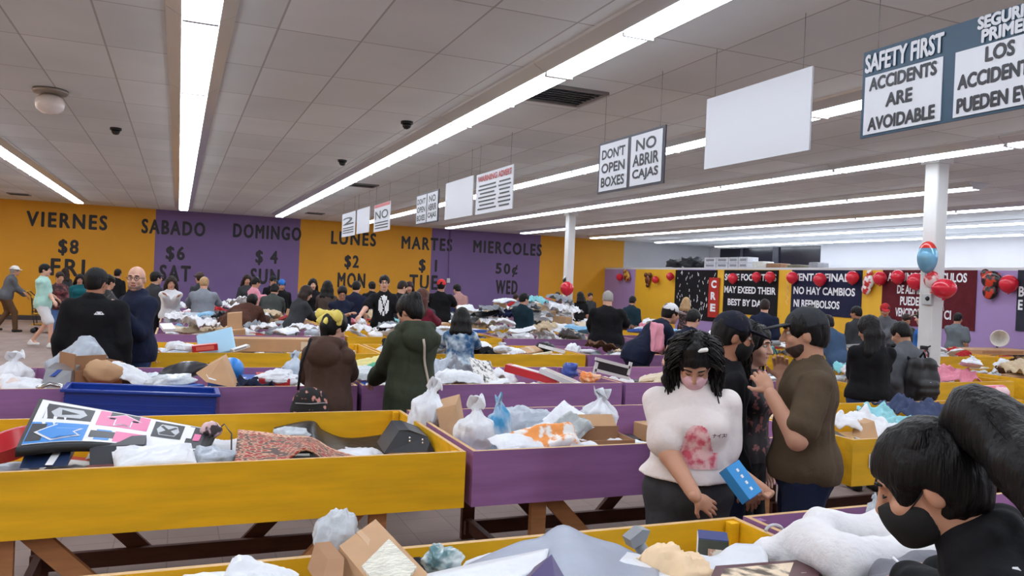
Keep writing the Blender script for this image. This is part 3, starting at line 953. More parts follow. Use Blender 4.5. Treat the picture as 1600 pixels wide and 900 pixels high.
    if hat:
        kd, hmat = hat[0], hat[1]
        sd = SDF(); e = .020 if kind in ('long', 'curly', 'bun') else .014
        sd.ell(Hd(0, -.018, .036), np.array([.074+e, .092+e, .086+e])*S, HR, .02)
        zc = .034 if kd != 'beanie' else .02
        sd.cut(Hd(0, .0, zc), HR @ np.array([0, .12 if kd == 'beanie' else -.1, -1.0]))
        hb = part({'beanie': 'beanie', 'brim': 'sun_hat'}.get(kd, 'cap'), sd, hmat, max(res*.5, .005), (.002, 40, True))
        if kd in ('cap', 'backcap') and hb:
            sgn = 1 if kd == 'cap' else -1
            sd = SDF(); sd.ell(Hd(0, sgn*.115-.005, .046), np.array([.076, .088, .0085])*S, rotx(0) @ HR @ rotx(-.15*sgn), .01)
            sd.cut(Hd(0, sgn*.055, 0), HR @ np.array([0, -sgn, 0]))
            part('cap_brim', sd, hat[2] if len(hat) > 2 else hmat, max(res*.4, .005), par=hb)
        if kd == 'brim' and hb:
            sd = SDF(); sd.ell(Hd(0, -.01, .044), np.array([.15, .165, .010])*S, HR, .01)
            part('hat_brim', sd, hmat, max(res*.45, .006), par=hb)
    root.update_tag()
    M = Matrix.Translation(loc) @ Matrix.Rotation(rz, 4, 'Z')
    return dict(root=root, top=tp, hair=ho, hat=hb, S=S, T=T, Hd=Hd, HR=HR, HC=HC, M=M, hands=tgt, elb=elb, RT=RT, P=P, nb=nb, shl=shl, Rw=Rw, loc=loc_np, ank=ank)


def wrap_patch(fig, name, o_local, xdir, zdir, ray, fn, size, step, mt, lift=.004, garment=None):
    """a print laid on the garment: small quads where fn(u, v) holds, each corner dropped on the cloth along ray"""
    g = garment or fig['top']
    bv = BVHTree.FromPolygons([v.co for v in g.data.vertices], [p.vertices for p in g.data.polygons])
    nu, nv = int(size[0]/step), int(size[1]/step)
    X, Z, Rr = Vector(xdir), Vector(zdir), Vector(ray)
    o = Vector(o_local); cache = {}; V = []; F = []

    def pt(i, j):
        if (i, j) not in cache:
            s = o+X*((i/nu-.5)*size[0])+Z*((j/nv-.5)*size[1])
            hit = bv.ray_cast(s, Rr)
            if hit[0] is None: cache[(i, j)] = None
            else: cache[(i, j)] = len(V); V.append(hit[0]-Rr.normalized()*lift)
        return cache[(i, j)]
    for i in range(nu):
        for j in range(nv):
            if fn((i+.5)/nu*2-1, (j+.5)/nv*2-1):
                q = [pt(i, j), pt(i+1, j), pt(i+1, j+1), pt(i, j+1)]
                if None not in q: F.append(q)
    if F: return mesh_obj(name, V, F, mt, fig['root'])


def wrap_text(fig, name, txt, o_local, xdir, zdir, ray, w, mt, bold=.03, lift=.005):
    g = fig['top']
    bv = BVHTree.FromPolygons([v.co for v in g.data.vertices], [p.vertices for p in g.data.polygons])
    v, f = text_mesh(txt, bold)
    lo, hi = v.min(0), v.max(0); s = w/(hi[0]-lo[0]); mid = (lo+hi)/2
    X, Z, Rr = Vector(xdir), Vector(zdir), Vector(ray); V = []
    for q in v:
        st = Vector(o_local)+X*((q[0]-mid[0])*s)+Z*((q[1]-mid[1])*s)
        hit = bv.ray_cast(st, Rr)
        V.append((hit[0] if hit[0] is not None else st+Rr*.3)-Rr.normalized()*lift)
    return mesh_obj(name, V, f, mt, fig['root'], smooth=False)
# ------------------------------------------------------------------ sale bins
YB_ = painted_wood('yellow painted plywood', (232, 176, 10))
PB_ = painted_wood('purple painted plywood', (150, 103, 154))
RAWW = mat('raw plywood edge', (206, 168, 120), .7, .1, 8)
BROWN = mat('brown stained lumber', (92, 52, 38), .6, .2, 6, stretch=(1, 1, 6))
TANW = mat('tan lumber', (176, 122, 78), .6, .15, 6, stretch=(1, 1, 6))
RIM, BOTTOM = .85, .565


class Bin:
    pass


BINS = []


def sale_bin(label, x0, x1, y0, y1, colour, deck=.70, legs=True):
    mt = YB_ if colour == 'y' else PB_
    t = thing('sale_bin', label, 'sale bin', ((x0+x1)/2, (y0+y1)/2, 0), 0, None)
    w, d = x1-x0, y1-y0
    H = RIM-BOTTOM; zc = (RIM+BOTTOM)/2
    for nm, c, s in (('front_panel', (0, -d/2+.011, zc), (w, .022, H)), ('back_panel', (0, d/2-.011, zc), (w, .022, H)),
                     ('end_panel', (-w/2+.011, 0, zc), (.022, d-.046, H)), ('end_panel', (w/2-.011, 0, zc), (.022, d-.046, H))):
        b = MB().box(c, s)
        for i, z in enumerate([sum((v[2] for v in [b.v[k] for k in f]))/4 for f in b.f]):
            if z > RIM-.002: b.m[i] = 1
        b.build(nm, [mt, RAWW], t)
    MB().box((0, 0, deck-.012), (w-.05, d-.05, .022)).build('deck', RAWW, t)
    for sx in (-1, 1):
        for sy in (-1, 1): MB().box((sx*(w/2-.045), sy*(d/2-.045), zc), (.036, .036, H-.01)).build('corner_post', mt, t)
    if legs:
        for sx in (-1, 1):
            for sy in (-1, 1): MB().box((sx*(w/2-.42), sy*(d/2-.10), .30), (.085, .04, .60)).build('leg', TANW if sy < 0 else BROWN, t)
            for sy in (-1, 1):
                MB().prism([(sx*(w/2-.44), sy*(d/2-.14), .56), (sx*(w/2-.56), sy*(d/2-.14), .56), (sx*(w/2-1.0), sy*(d/2-.14), .10), (sx*(w/2-.88), sy*(d/2-.14), .10)], (0, .035, 0)).build('brace', TANW if sy < 0 else BROWN, t)
        MB().box((0, d/2-.165, .09), (w-.76, .036, .09)).build('stretcher', BROWN, t)
        for sx in (-1, 1): MB().box((sx*(w/2-.42), 0, .10), (.04, d-.24, .08)).build('cross_bar', BROWN, t)
    B = Bin(); B.x0, B.x1, B.y0, B.y1, B.deck, B.t = x0, x1, y0, y1, deck, t
    B.res = .035; m = .14
    B.ox, B.oy = x0-m, y0-m
    nx, ny = int((w+2*m)/B.res)+1, int((d+2*m)/B.res)+1
    X = B.ox+(np.arange(nx)+.5)*B.res; Y = B.oy+(np.arange(ny)+.5)*B.res
    Hm = np.full((nx, ny), -5.0)
    ins = ((X > x0+.05) & (X < x1-.05))[:, None] & ((Y > y0+.05) & (Y < y1-.05))[None, :]
    rim = ((X > x0-.04) & (X < x1+.04))[:, None] & ((Y > y0-.04) & (Y < y1+.04))[None, :]
    Hm[rim] = RIM+.004; Hm[ins] = deck
    B.H = Hm
    BINS.append(B)
    return B


ROWS = {0: (1.22, 2.50), 1: (3.81, 5.10), 2: (6.28, 7.55), 3: (8.85, 10.10), 4: (11.30, 12.52), 5: (13.70, 14.92), 6: (16.20, 17.42), 7: (18.70, 19.92), 8: (21.20, 22.42)}
LAY = [
    (0, -.44, 2.02, 'y', .62, 'nearest yellow plywood bin, under the large carton and grey mailer'), (0, 2.06, 4.5, 'p', .62, 'nearest purple bin, under the white clothing beside the ponytailed woman'),
    (1, -1.06, 1.38, 'y', .62, 'yellow plywood bin holding the dance mat and red rug'), (1, 1.42, 3.78, 'p', .62, 'purple plywood bin full of tied plastic bags behind the white T-shirt'), (1, 3.82, 7.1, 'y', .62, 'yellow bin with white and aqua clothes behind the ponytailed woman'),
    (2, -3.55, -1.14, 'p', .68, 'purple bin at the far left edge, in front of the walkway'), (2, -1.10, 1.34, 'p', .68, 'purple bin with the blue basket hung on its rim'), (2, 1.38, 3.75, 'p', .68, 'purple bin just in front of the tie-dye shirt and beyond the green coat'), (2, 3.79, 6.2, 'p', .68, 'purple bin behind the white T-shirt woman, beyond the plastic bags'),
    (2, 6.24, 8.66, 'y', .68, 'yellow bin to the left of the near white post'), (2, 9.1, 11.5, 'y', .68, 'yellow bin to the right of the near white post'),
    (3, -.28, 2.15, 'y', .72, 'yellow bin with the long brown carton and light blue tub'), (3, 2.19, 4.74, 'y', .72, 'yellow bin directly beyond the tie-dye shirt'), (3, 4.78, 7.2, 'p', .72, 'purple bin in front of the broad man in black'), (3, 7.24, 9.66, 'y', .72, 'yellow bin behind the group by the first banner'), (3, 9.7, 12.2, 'y', .72, 'yellow bin near the maroon banner, next to the megaphone'),
    (3, 12.3, 14.6, 'y', .72, 'yellow bin under the megaphone at the right edge'),
    (4, -.25, 2.2, 'p', .72, 'purple bin under the brown fur coat'), (4, 2.24, 4.6, 'y', .72, 'yellow bin under the hands of the man in the white-print T-shirt'), (4, 4.64, 7.1, 'p', .72, 'purple bin in the fifth row, in front of the teal jacket'), (4, 7.14, 9.6, 'p', .72, 'purple bin in the fifth row, left of the yellow partition'), (4, 9.7, 12.1, 'y', .72, 'yellow bin in the fifth row before the dark starry curtain'),
    (5, -.25, 2.2, 'p', .72, 'purple bin between the white jacket and the SUN lettering'), (5, 2.24, 4.7, 'y', .72, 'yellow bin under the crowd before the MON lettering'), (5, 4.74, 7.2, 'y', .72, 'yellow bin with the tall heap in front of the WED lettering'), (5, 7.24, 9.7, 'y', .72, 'yellow bin just in front of the far white post'),
    (6, -.2, 2.3, 'p', .72, 'purple bin far back before the SUN lettering'), (6, 2.4, 4.8, 'y', .72, 'yellow bin far back before the MON lettering'), (6, 4.9, 7.3, 'p', .72, 'purple bin far back before the WED lettering'), (6, 7.35, 8.8, 'y', .72, 'short yellow bin beside the far white post'),
    (7, -.2, 2.3, 'p', .72, 'purple bin in the last rows, before SAT and SUN'), (7, 4.9, 7.4, 'y', .72, 'yellow bin in the last rows, before MIERCOLES'), (7, 7.5, 10.0, 'p', .72, 'purple bin in the last rows, beyond the far white post'),
]
BIN = {}
for r_, x0, x1, c_, dk, lab in LAY:
    y0, y1 = ROWS[r_]
    if r_ == 1 and x0 > 3.8: y0, y1 = 3.66, 4.95
    if r_ == 2 and x0 > 6.2: y0, y1 = 6.05, 7.1 if x0 < 9 else 7.3
    BIN[(r_, round(x0, 2))] = sale_bin(lab, x0, x1, y0, y1, c_, dk, legs=True)

# ------------------------------------------------------------------ goods: shapes
rnd = random.Random(11)


def sph(n=16, mrows=10):
    V = [(0, 0, -1)]; F = []
    for i in range(1, mrows):
        a = -PI/2+PI*i/mrows
        for k in range(n): V.append((math.cos(a)*math.cos(2*PI*k/n), math.cos(a)*math.sin(2*PI*k/n), math.sin(a)))
    V.append((0, 0, 1)); T_ = len(V)-1
    for k in range(n): F.append((0, 1+(k+1) % n, 1+k)); F.append((T_, T_-n+k, T_-n+(k+1) % n))
    for i in range(mrows-2):
        for k in range(n): F.append((1+i*n+k, 1+i*n+(k+1) % n, 1+(i+1)*n+(k+1) % n, 1+(i+1)*n+k))
    return np.array(V, float), F


def shp_bag(seed, dims=(.19, .16, .11), tied=False, detail=1, amp=.20):
    V, F = sph(28*detail, 18*detail)
    n = V.copy()
    r = 1+amp*wob(V, 3.2, True, seed)+amp*.45*wob(V, 8, True, seed+1)
    V = V*r[:, None]*np.array(dims)
    V[:, 2] = np.maximum(V[:, 2], -dims[2]*.78)
    if tied:
        top = n[:, 2] > .45
        k = np.clip((n[:, 2]-.45)/.4, 0, 1)
        V[:, :2] *= (1-.66*k)[:, None]
        V[:, 2] += k*dims[2]*.08
        fl = np.clip((n[:, 2]-.86)/.14, 0, 1)
        V[:, 0] += fl*np.cos(np.arctan2(n[:, 1], n[:, 0]))*dims[0]*.42; V[:, 1] += fl*np.sin(2*np.arctan2(n[:, 1], n[:, 0]))*dims[1]*.25
        V[:, 2] += fl*dims[2]*(.22+.2*np.sin(3*np.arctan2(n[:, 1], n[:, 0])))
    return V, F


def shp_mailer(seed, w=.36, d=.26, t=.035):
    nx, ny = 22, 16
    u, v = np.meshgrid(np.linspace(-1, 1, nx), np.linspace(-1, 1, ny), indexing='ij')
    th = t*np.clip((1-u**6)*(1-v**6), 0, 1)**.6
    P = np.stack([u*w/2, v*d/2, np.zeros_like(u)], -1)
    wv = .4*t*wob(np.stack([u*2, v*2, u*0], -1), 2.5, False, seed)+.22*t*wob(np.stack([u*2, v*2, u*0], -1), 7, True, seed+2)
    bend = .03*np.sin(u*1.6+seed)*(w/.36)
    top = P+np.stack([0*u, 0*u, th+wv+bend], -1); bot = P+np.stack([0*u, 0*u, -th*.35+wv*.6+bend-.002], -1)
    V = np.concatenate([top.reshape(-1, 3), bot.reshape(-1, 3)]); F = []
    o = nx*ny
    for i in range(nx-1):
        for j in range(ny-1):
            a, b, c, e = i*ny+j, (i+1)*ny+j, (i+1)*ny+j+1, i*ny+j+1
            F.append((a, b, c, e)); F.append((a+o, e+o, c+o, b+o))
    ring = [i*ny for i in range(nx)]+[(nx-1)*ny+j for j in range(1, ny)]+[i*ny+ny-1 for i in range(nx-2, -1, -1)]+[j for j in range(ny-2, 0, -1)]
    for a, b in zip(ring, ring[1:]+ring[:1]): F.append((a, a+o, b+o, b))
    return V, F


def shp_cloth(seed, w=.5, d=.42, amp=.05, droop=.06):
    nx, ny = 34, 30
    u, v = np.meshgrid(np.linspace(-1, 1, nx), np.linspace(-1, 1, ny), indexing='ij')
    q = np.stack([u*1.5, v*1.5, u*0], -1)
    z = amp*(wob(q, 2.6, True, seed)+.5*wob(q, 6, True, seed+3))+amp
    rr = np.sqrt(u*u+v*v)
    z = z-droop*np.clip(rr-.45, 0, 2)**1.5
    wx = 1+.16*wob(q, 2, False, seed+1); P = np.stack([u*w/2*wx, v*d/2*(1+.16*wob(q, 2.2, False, seed+2)), z], -1)
    k = np.clip(rr/1.1, 0, 1)**4*.0
    top = P; bot = P-np.array([0, 0, .012])
    bot[..., 2] = np.minimum(bot[..., 2], np.where(rr < .8, z*.35-.02, bot[..., 2]))
    V = np.concatenate([top.reshape(-1, 3), bot.reshape(-1, 3)]); F = []; o = nx*ny
    for i in range(nx-1):
        for j in range(ny-1):
            a, b, c, e = i*ny+j, (i+1)*ny+j, (i+1)*ny+j+1, i*ny+j+1
            F.append((a, b, c, e)); F.append((a+o, e+o, c+o, b+o))
    ring = [i*ny for i in range(nx)]+[(nx-1)*ny+j for j in range(1, ny)]+[i*ny+ny-1 for i in range(nx-2, -1, -1)]+[j for j in range(ny-2, 0, -1)]
    for a, b in zip(ring, ring[1:]+ring[:1]): F.append((a, a+o, b+o, b))
    return V, F


def shp_carton(w, d, h, tape=True):
    m = MB().box((0, 0, 0), (w, d, h), bev=.006)
    if tape: m.box((0, 0, h/2+.0006), (w*.98, .05, .0016), mi=1); m.box((w/2+.0006, 0, h*.3), (.0016, .05, h*.38), mi=1)
    return m


KRAFT = mat('kraft cardboard', (186, 146, 108), .75, .08, 5)
KRAFT2 = mat('darker cardboard', (160, 118, 84), .75, .08, 5)
TAPE = mat('packing tape', (200, 170, 128), .25)
POLYW = mat('white polythene', (226, 228, 234), .32, .04, 6, .25, 30)
POLYG = mat('grey polythene', (168, 176, 188), .3, .06, 6, .25, 30)
CLEARP = mat('clear plastic film', (216, 224, 232), .18, .1, 8, .35, 40, alpha=.72)
PAL = {'white': (226, 226, 230), 'grey': (140, 144, 150), 'black': (26, 26, 30), 'navy': (34, 40, 74), 'red': (176, 44, 48), 'pink': (222, 140, 160), 'sky blue': (120, 176, 214), 'blue': (38, 84, 168),
       'green': (70, 128, 92), 'beige': (206, 186, 158), 'orange': (220, 128, 62), 'purple': (104, 72, 128), 'cream': (230, 220, 196), 'aqua': (134, 196, 204), 'brown': (104, 74, 58), 'yellow': (224, 196, 82), 'maroon': (98, 40, 46)}
LIB = {}


def lib(kind):
    if kind not in LIB:
        L_ = []
        for s in range(4):
            if kind == 'plastic_bag': v, f = shp_bag(s*3+1, (.17+.02*s, .14, .09+.012*s), tied=s % 2 == 0)
            elif kind == 'poly_mailer': v, f = shp_mailer(s+1, .34+.05*s, .25+.02*s, .03+.006*s)
            elif kind == 'garment': v, f = shp_cloth(s*2+1, .46+.05*s, .38+.03*s, .045+.01*s)
            elif kind == 'carton':
                m = shp_carton(*((.34, .24, .16), (.28, .2, .12), (.42, .26, .1), (.24, .22, .2))[s]); v, f = m.v, m.f
            elif kind == 'book': m = MB().box((0, 0, 0), (.26+.02*s, .19, .03), bev=.003).box((.004, 0, 0), (.258+.02*s, .184, .024), mi=1); v, f = m.v, m.f
            elif kind == 'flat_box': m = MB().box((0, 0, 0), (.38+.04*s, .2+.02*s, .055), bev=.004).box((.05, .01, .0279), (.2, .12, .0012), mi=1); v, f = m.v, m.f
            elif kind == 'roll_pack': m = MB().tube([(-.16, 0, 0), (-.155, 0, 0), (.155, 0, 0), (.16, 0, 0)], [.03, .042, .042, .03], 14); v, f = m.v, m.f
            me = bpy.data.meshes.new(kind)
            me.from_pydata([tuple(map(float, q)) for q in v], [], [list(map(int, q)) for q in f])
            me.materials.append(POLYW)
            if kind in ('carton', 'book', 'flat_box'):
                me.materials.append({'carton': TAPE, 'book': mat('paper pages', (232, 226, 212), .8), 'flat_box': mat('printed label', (236, 234, 230), .5)}[kind])
                me.polygons.foreach_set('material_index', m.m)
            me.polygons.foreach_set('use_smooth', [kind in ('plastic_bag', 'poly_mailer', 'garment', 'roll_pack')]*len(me.polygons))
            pts = np.array([q.co[:] for q in me.vertices])
            ext = []
            for p in me.polygons:
                if p.area > .002:
                    c = [me.vertices[i].co for i in p.vertices]
                    for a in np.linspace(0, 1, 9):
                        for b in np.linspace(0, 1, 7):
                            ext.append((c[0].lerp(c[1], a)).lerp(c[-1].lerp(c[-2], a), b)[:])
            if ext: pts = np.concatenate([pts, np.array(ext)])
            L_.append((me, pts))
        LIB[kind] = L_
    return LIB[kind]


def rest_height(B, P, x, y):
    ix = ((P[:, 0]+x-B.ox)/B.res).astype(int); iy = ((P[:, 1]+y-B.oy)/B.res).astype(int)
    if ix.min() < 0 or iy.min() < 0 or ix.max() >= B.H.shape[0] or iy.max() >= B.H.shape[1]: return None
    return (B.H[ix, iy]-P[:, 2]).max()+.006, ix, iy


def settle(B, pts, R, spot=None, tries=14, centre=None, spread=1.0, lim=None):
    """drop a shape into the bin: the lowest of some trial spots where it rests on what already lies there"""
    P = pts @ np.array(R).T
    best = None
    hx, hy = np.abs(P[:, 0]).max(), np.abs(P[:, 1]).max()
    for k in range(1 if spot else tries):
        if spot: x, y = spot
        else:
            cx, cy = (B.x0+B.x1)/2, (B.y0+B.y1)/2
            rx, ry = max(.02, (B.x1-B.x0)/2-hx-.02), max(.02, (B.y1-B.y0)/2-hy-.02)
            x, y = cx+rnd.uniform(-rx, rx), cy+rnd.uniform(-ry, ry)
        r = rest_height(B, P, x, y)
        if r is None: continue
        z, ix, iy = r
        sc_ = z-spread*0
        if centre: sc_ += .12*math.hypot(x-centre[0], y-centre[1])
        if best is None or sc_ < best[0]: best = (sc_, x, y, z, ix, iy)
    if best is None: return None
    _, x, y, z, ix, iy = best
    if lim and z > lim: return None
    np.maximum.at(B.H, (ix, iy), P[:, 2]+z)
    return x, y, z


KLAB = {'plastic_bag': ('knotted plastic bag', 'bag'), 'poly_mailer': ('poly mailer packet', 'packet'), 'garment': ('crumpled garment', 'clothing'), 'carton': ('cardboard carton', 'carton'), 'book': ('paperback book', 'book'),
        'flat_box': ('flat retail box', 'box'), 'roll_pack': ('rolled pack', 'roll')}
COLS = {'plastic_bag': ['white']*7+['grey']*2+['black'], 'poly_mailer': ['white']*7+['grey']*3+['black', 'sky blue', 'beige'], 'garment': ['white']*5+['black']*2+['navy', 'grey', 'grey', 'beige', 'beige', 'pink', 'red', 'brown', 'aqua'],
        'carton': ['kraft'], 'book': ['navy', 'red', 'white', 'green', 'cream'], 'flat_box': ['white', 'white', 'red', 'navy', 'grey', 'black', 'blue'], 'roll_pack': ['white', 'grey', 'orange', 'sky blue']}


def item_mat(kind, col):
    if kind == 'carton': return KRAFT
    if kind in ('plastic_bag', 'poly_mailer'): return mat(col+' polythene', PAL[col], .32, .04, 6, .25, 30)
    if kind == 'garment': return fab(col+' clothing', PAL[col])
    return mat(col+' printed card', PAL[col], .4, .1, 30)


def fill(B, where, n, kinds=None, centre=None, tilt=.35, lim=None, flat=False, size=1.0):
    ks = kinds or ['poly_mailer']*6+['garment']*5+['plastic_bag']*3+['carton']+['flat_box']*3+['book']*2+['roll_pack']
    for i in range(n):
        k = rnd.choice(ks); s = rnd.randrange(4)
        me, pts = lib(k)[s]
        col = rnd.choice(COLS[k])
        sc_ = rnd.uniform(.8, 1.15)*size
        t_ = 0 if flat else tilt
        R = Euler((rnd.uniform(-t_, t_), rnd.uniform(-t_, t_), rnd.uniform(0, 6.28))).to_matrix()*sc_
        r = settle(B, pts, R, centre=centre, lim=lim)
        if r is None: continue
        o = bpy.data.objects.new(k, me); COL.objects.link(o)
        o.matrix_world = Matrix.Translation(r) @ R.to_4x4()
        o.material_slots[0].link = 'OBJECT'; o.material_slots[0].material = item_mat(k, col)
        nm, cat = KLAB[k]
        cl = '' if col == 'kraft' else col+' '
        tag(o, '%s%s %s' % (cl, nm, where), cat, '%s%ss %s' % (cl, nm, where))
        STATS.append(o)


STATS = []
# ------------------------------------------------------------------ the shoppers
def view(px): return 22.7+math.degrees(math.atan((px-800)/FPX))


def P_(label, px, py, Y, fv, h=None, hd=(None, None), **k):
    """stand a shopper so that the crown shows at photo column px, row py when upright at depth Y; fv 0 = back turned to the viewer"""
    q = W(px, py, Y)
    k.setdefault('res', .010 if Y < 4 else .014 if Y < 7 else .02 if Y < 12 else .026)
    lk = k.get('look', (0, 0))
    return person(label, q.x, Y, fv+view(px), h or q.z-.012, hands=hd, **k)


BK, NV = BLACKC, NAVY
TEE_W = fab('off-white tee', (232, 222, 220), .8, .03, .2, 30)
OLIVE = fab('olive brown tee', (84, 70, 54), .85, .08)
PARKA = fab('dark green parka', (54, 60, 46), .75, .1)
BROWNJ = fab('brown quilted jacket', (76, 56, 48), .7, .12)
FURB = fab('brown fur', (82, 52, 42), .95, .25, .9, 45)
MINT = fab('mint tee', (176, 218, 208))
MAROON = fab('maroon coat', (112, 34, 52))
TEALC = fab('teal cloth', (20, 88, 96))
DKTEAL = fab('dark teal cloth', (24, 46, 58))
GREYS = fab('grey sweater', (140, 146, 156))
GREYJ = fab('mid grey cloth', (96, 98, 104))
DKGREY = fab('dark grey cloth', (58, 60, 64))
REDC = fab('red cloth', (170, 40, 44))
DUSTY = fab('dusty pink cloth', (176, 132, 128))
WHITEC = fab('white cloth', (222, 222, 226), .85, .05)
PINKC = fab('pink cloth', (224, 150, 166))
BLUEC = fab('blue shirt', (52, 104, 178))
BROWNT = fab('brown trousers', (98, 74, 54))
TIEDYE = two_tone('blue tie-dye', (40, 92, 136), (206, 222, 230), 9, .40, .60, detail=2, cc=(96, 150, 184))
PLAID = two_tone('red plaid', (178, 60, 76), (226, 196, 200), 22, .45, .55)
FLORAL = two_tone('dark floral', (30, 24, 30), (150, 90, 90), 26, .55, .62)
CAMO = two_tone('dark red pattern', (50, 22, 28), (128, 60, 62), 14, .45, .6)

# -- the near group in the first aisle
TEE = P_('person in white T-shirt with pink print, looking down, holding a small blue box', 1078, 700, 3.02, 176, 1.545, (W(1200, 772, 2.80), W(1088, 778, 2.74)), fem=True, build=1.24, breast=True, look=(3, 44), lids=True, top=('shirt', TEE_W), sleeve='short', puff=.016, hem=-.10, wr=.9,
         bottom=('trousers', CHAR), hair=('curly', HAIR_K), hair_len=.16, mask=('worn', fab('pink mask', (226, 182, 190), .8, .03)), skin=SKIN_A, facial=True, lean=4, curl=(.9, .35),
         palm=((W(1160, 792, 2.70)-W(1205, 766, 2.80), (.2, .4, .9)), (W(1132, 806, 2.74)-W(1085, 776, 2.76), (.1, 1, -.2))), res=.009, poles=((.75, -.2, -.6), (.75, -.3, -.6)))
OLV = P_('bearded person in olive brown T-shirt and dark cap, facing left', 1268, 490, 3.02, -98, 1.66, (W(1202, 612, 2.98), W(1222, 592, 3.18)), build=1.16, look=(4, 6), top=('shirt', OLIVE), sleeve='short', puff=.008, hem=.02, bottom=('trousers', DKDENIM),
         hair=('short', HAIR_K), hat=('cap', fab('charcoal cap', (52, 54, 58))), beard=mat('short brown beard', (58, 40, 34), .8, .2, 30), skin=SKIN_A, facial=True, res=.010, curl=(.9, .9))
CUR = P_('person with long curly black hair and dark top, facing the bearded man', 1172, 523, 3.58, 112, 1.55, (None, None), fem=True, look=(0, 6), top=('shirt', FLORAL), sleeve='long', bottom=('trousers', BK), hair=('curly', HAIR_K), hair_len=.36, skin=SKIN_C, facial=True, res=.010, build=.92)
NCP = P_('person in navy cap and black face mask just behind the white T-shirt', 1138, 474, 3.36, 66, 1.62, (None, None), look=(10, 12), top=('jacket', BK), hair=('short', HAIR_K), hat=('cap', fab('navy cap', (30, 32, 46))), mask=('worn', mat('black mask', (18, 18, 20), .8)), skin=SKIN_B, facial=True, res=.010, build=.9, bottom=('trousers', DKDENIM))
FRT = person('person with long black ponytail and black mask, bent over the nearest purple bin', 1.615, .90, -34, 1.62, 36, 0, (-6, 26), .98, True, (W(1400, 905, 1.5), W(1470, 900, 1.45)), top=('jacket', BK), puff=.02, collar=True, bottom=('trousers', BK), hair=('sleek', HAIR_K), mask=('worn', mat('black mask', (18, 18, 20), .8)),
             skin=SKIN_A, facial=True, lids=True, res=.009, shoes=SHOE_D)
# -- second aisle
BRN = P_('person in brown hooded jacket with yellow bow and black ponytail', 516, 506, 5.72, 22, 1.46, (W(500, 585, 6.15), W(548, 592, 6.2)), fem=True, look=(34, 24), top=('jacket', BROWNJ), puff=.034, hood=True, hem=.26, bottom=('trousers', BK), hair=('pony', HAIR_K), hair_len=.2, skin=SKIN_C, facial=True, res=.012)
GRN = P_('person in dark green hooded parka with pale crossbody strap', 648, 474, 5.76, -30, 1.60, (W(585, 595, 6.12), W(618, 590, 6.25)), fem=True, build=1.08, look=(-22, 26), top=('parka', PARKA), puff=.034, hood=True, hem=.42, bottom=('trousers', BK), hair=('bun', HAIR_K), skin=SKIN_A, facial=True, res=.012)
BHR = P_('person with long black hair, black jacket with white sleeve stripes and jeans', 1364, 499, 5.32, -28, 1.56, (W(1330, 590, 5.7), W(1350, 600, 5.9)), fem=True, build=1.2, look=(-30, 20), top=('jacket', BK), puff=.016, hem=-.02, bottom=('jeans', DENIM), hair=('long', HAIR_K), hair_len=.34, skin=SKIN_A)
BPK = P_('person in grey and black jacket carrying a black backpack', 1424, 505, 5.58, -52, 1.52, (W(1375, 590, 5.8), None), build=1.05, look=(-10, 28), top=('jacket', GREYJ), puff=.02, hem=.05, bottom=('trousers', BK), hair=('short', HAIR_K), skin=SKIN_A, lean=8)
# -- third aisle
BJK = P_('person in black jacket and black cap with back turned, beside the bald man', 150, 421, 8.0, 8, 1.69, build=1.30, look=(28, 4), top=('jacket', BK), puff=.034, collar=True, hem=.06, bottom=('trousers', CHAR), hair=('short', HAIR_K), hat=('cap', mat('black cap', (20, 20, 24), .8)), skin=SKIN_B, res=.014)
BLD = P_('bald person with glasses in navy jacket resting a hand on the yellow bin', 216, 414, 8.52, -122, 1.73, (W(188, 486, 8.25), W(236, 545, 8.86)), build=1.12, look=(-42, 2), top=('jacket', NV), puff=.028, collar=True, hem=.08, bottom=('jeans', DENIM), hair=('bald', None), glasses=True, skin=SKIN_C, facial=True, res=.012, beard=mat('grey stubble', (150, 122, 110), .8))
TDY = P_('person in blue and white tie-dye shirt with long black hair, back turned', 722, 482, 8.22, 4, 1.42, (W(690, 540, 8.75), W(748, 545, 8.75)), fem=True, build=1.1, look=(0, 18), top=('shirt', TIEDYE), puff=.012, hem=.02, bottom=('trousers', BK), hair=('long', HAIR_K), hair_len=.24, res=.014)
WCP = P_('person in navy shirt and white cap bending over a purple bin', 1006, 470, 8.36, 62, 1.74, (W(1060, 560, 8.6), W(1068, 570, 8.3)), lean=42, look=(0, 10), build=1.15, top=('shirt', NV), sleeve='short', puff=.012, hem=.06, bottom=('trousers', NV), hair=('short', HAIR_K), hat=('cap', WHITEC), res=.014)
NVT = P_('person with black hair in navy T-shirt beside the white-capped man', 1080, 491, 7.8, 40, 1.50, (W(1030, 575, 7.6), W(1090, 580, 8.2)), look=(0, 25), top=('shirt', NV), sleeve='short', puff=.01, hem=.04, bottom=('trousers', BK), hair=('short', HAIR_K), res=.014, skin=SKIN_C)
P_('person in blue jacket stooping beside the red plaid shirt', 1312, 500, 8.2, -40, 1.55, (W(1290, 560, 8.8), None), lean=28, look=(0, 15), top=('jacket', fab('slate blue cloth', (62, 84, 112))), puff=.015, bottom=('trousers', BK), hair=('short', HAIR_K), hem=.06)
P_('person in red plaid shirt bending by the navy banner', 1286, 480, 10.6, -60, 1.62, (W(1262, 545, 10.9), None), lean=26, look=(0, 15), top=('shirt', PLAID), bottom=('trousers', BK), hair=('short', HAIR_D))
P_('person in beige cap and bright blue shirt beside the near post', 1446, 485, 8.1, -58, 1.60, (W(1420, 545, 8.4), None), look=(-10, 12), top=('shirt', BLUEC), hem=.06, bottom=('jeans', DENIM), hair=('short', HAIR_D), hat=('cap', fab('beige cap', (170, 150, 130))), facial=True, skin=SKIN_C)
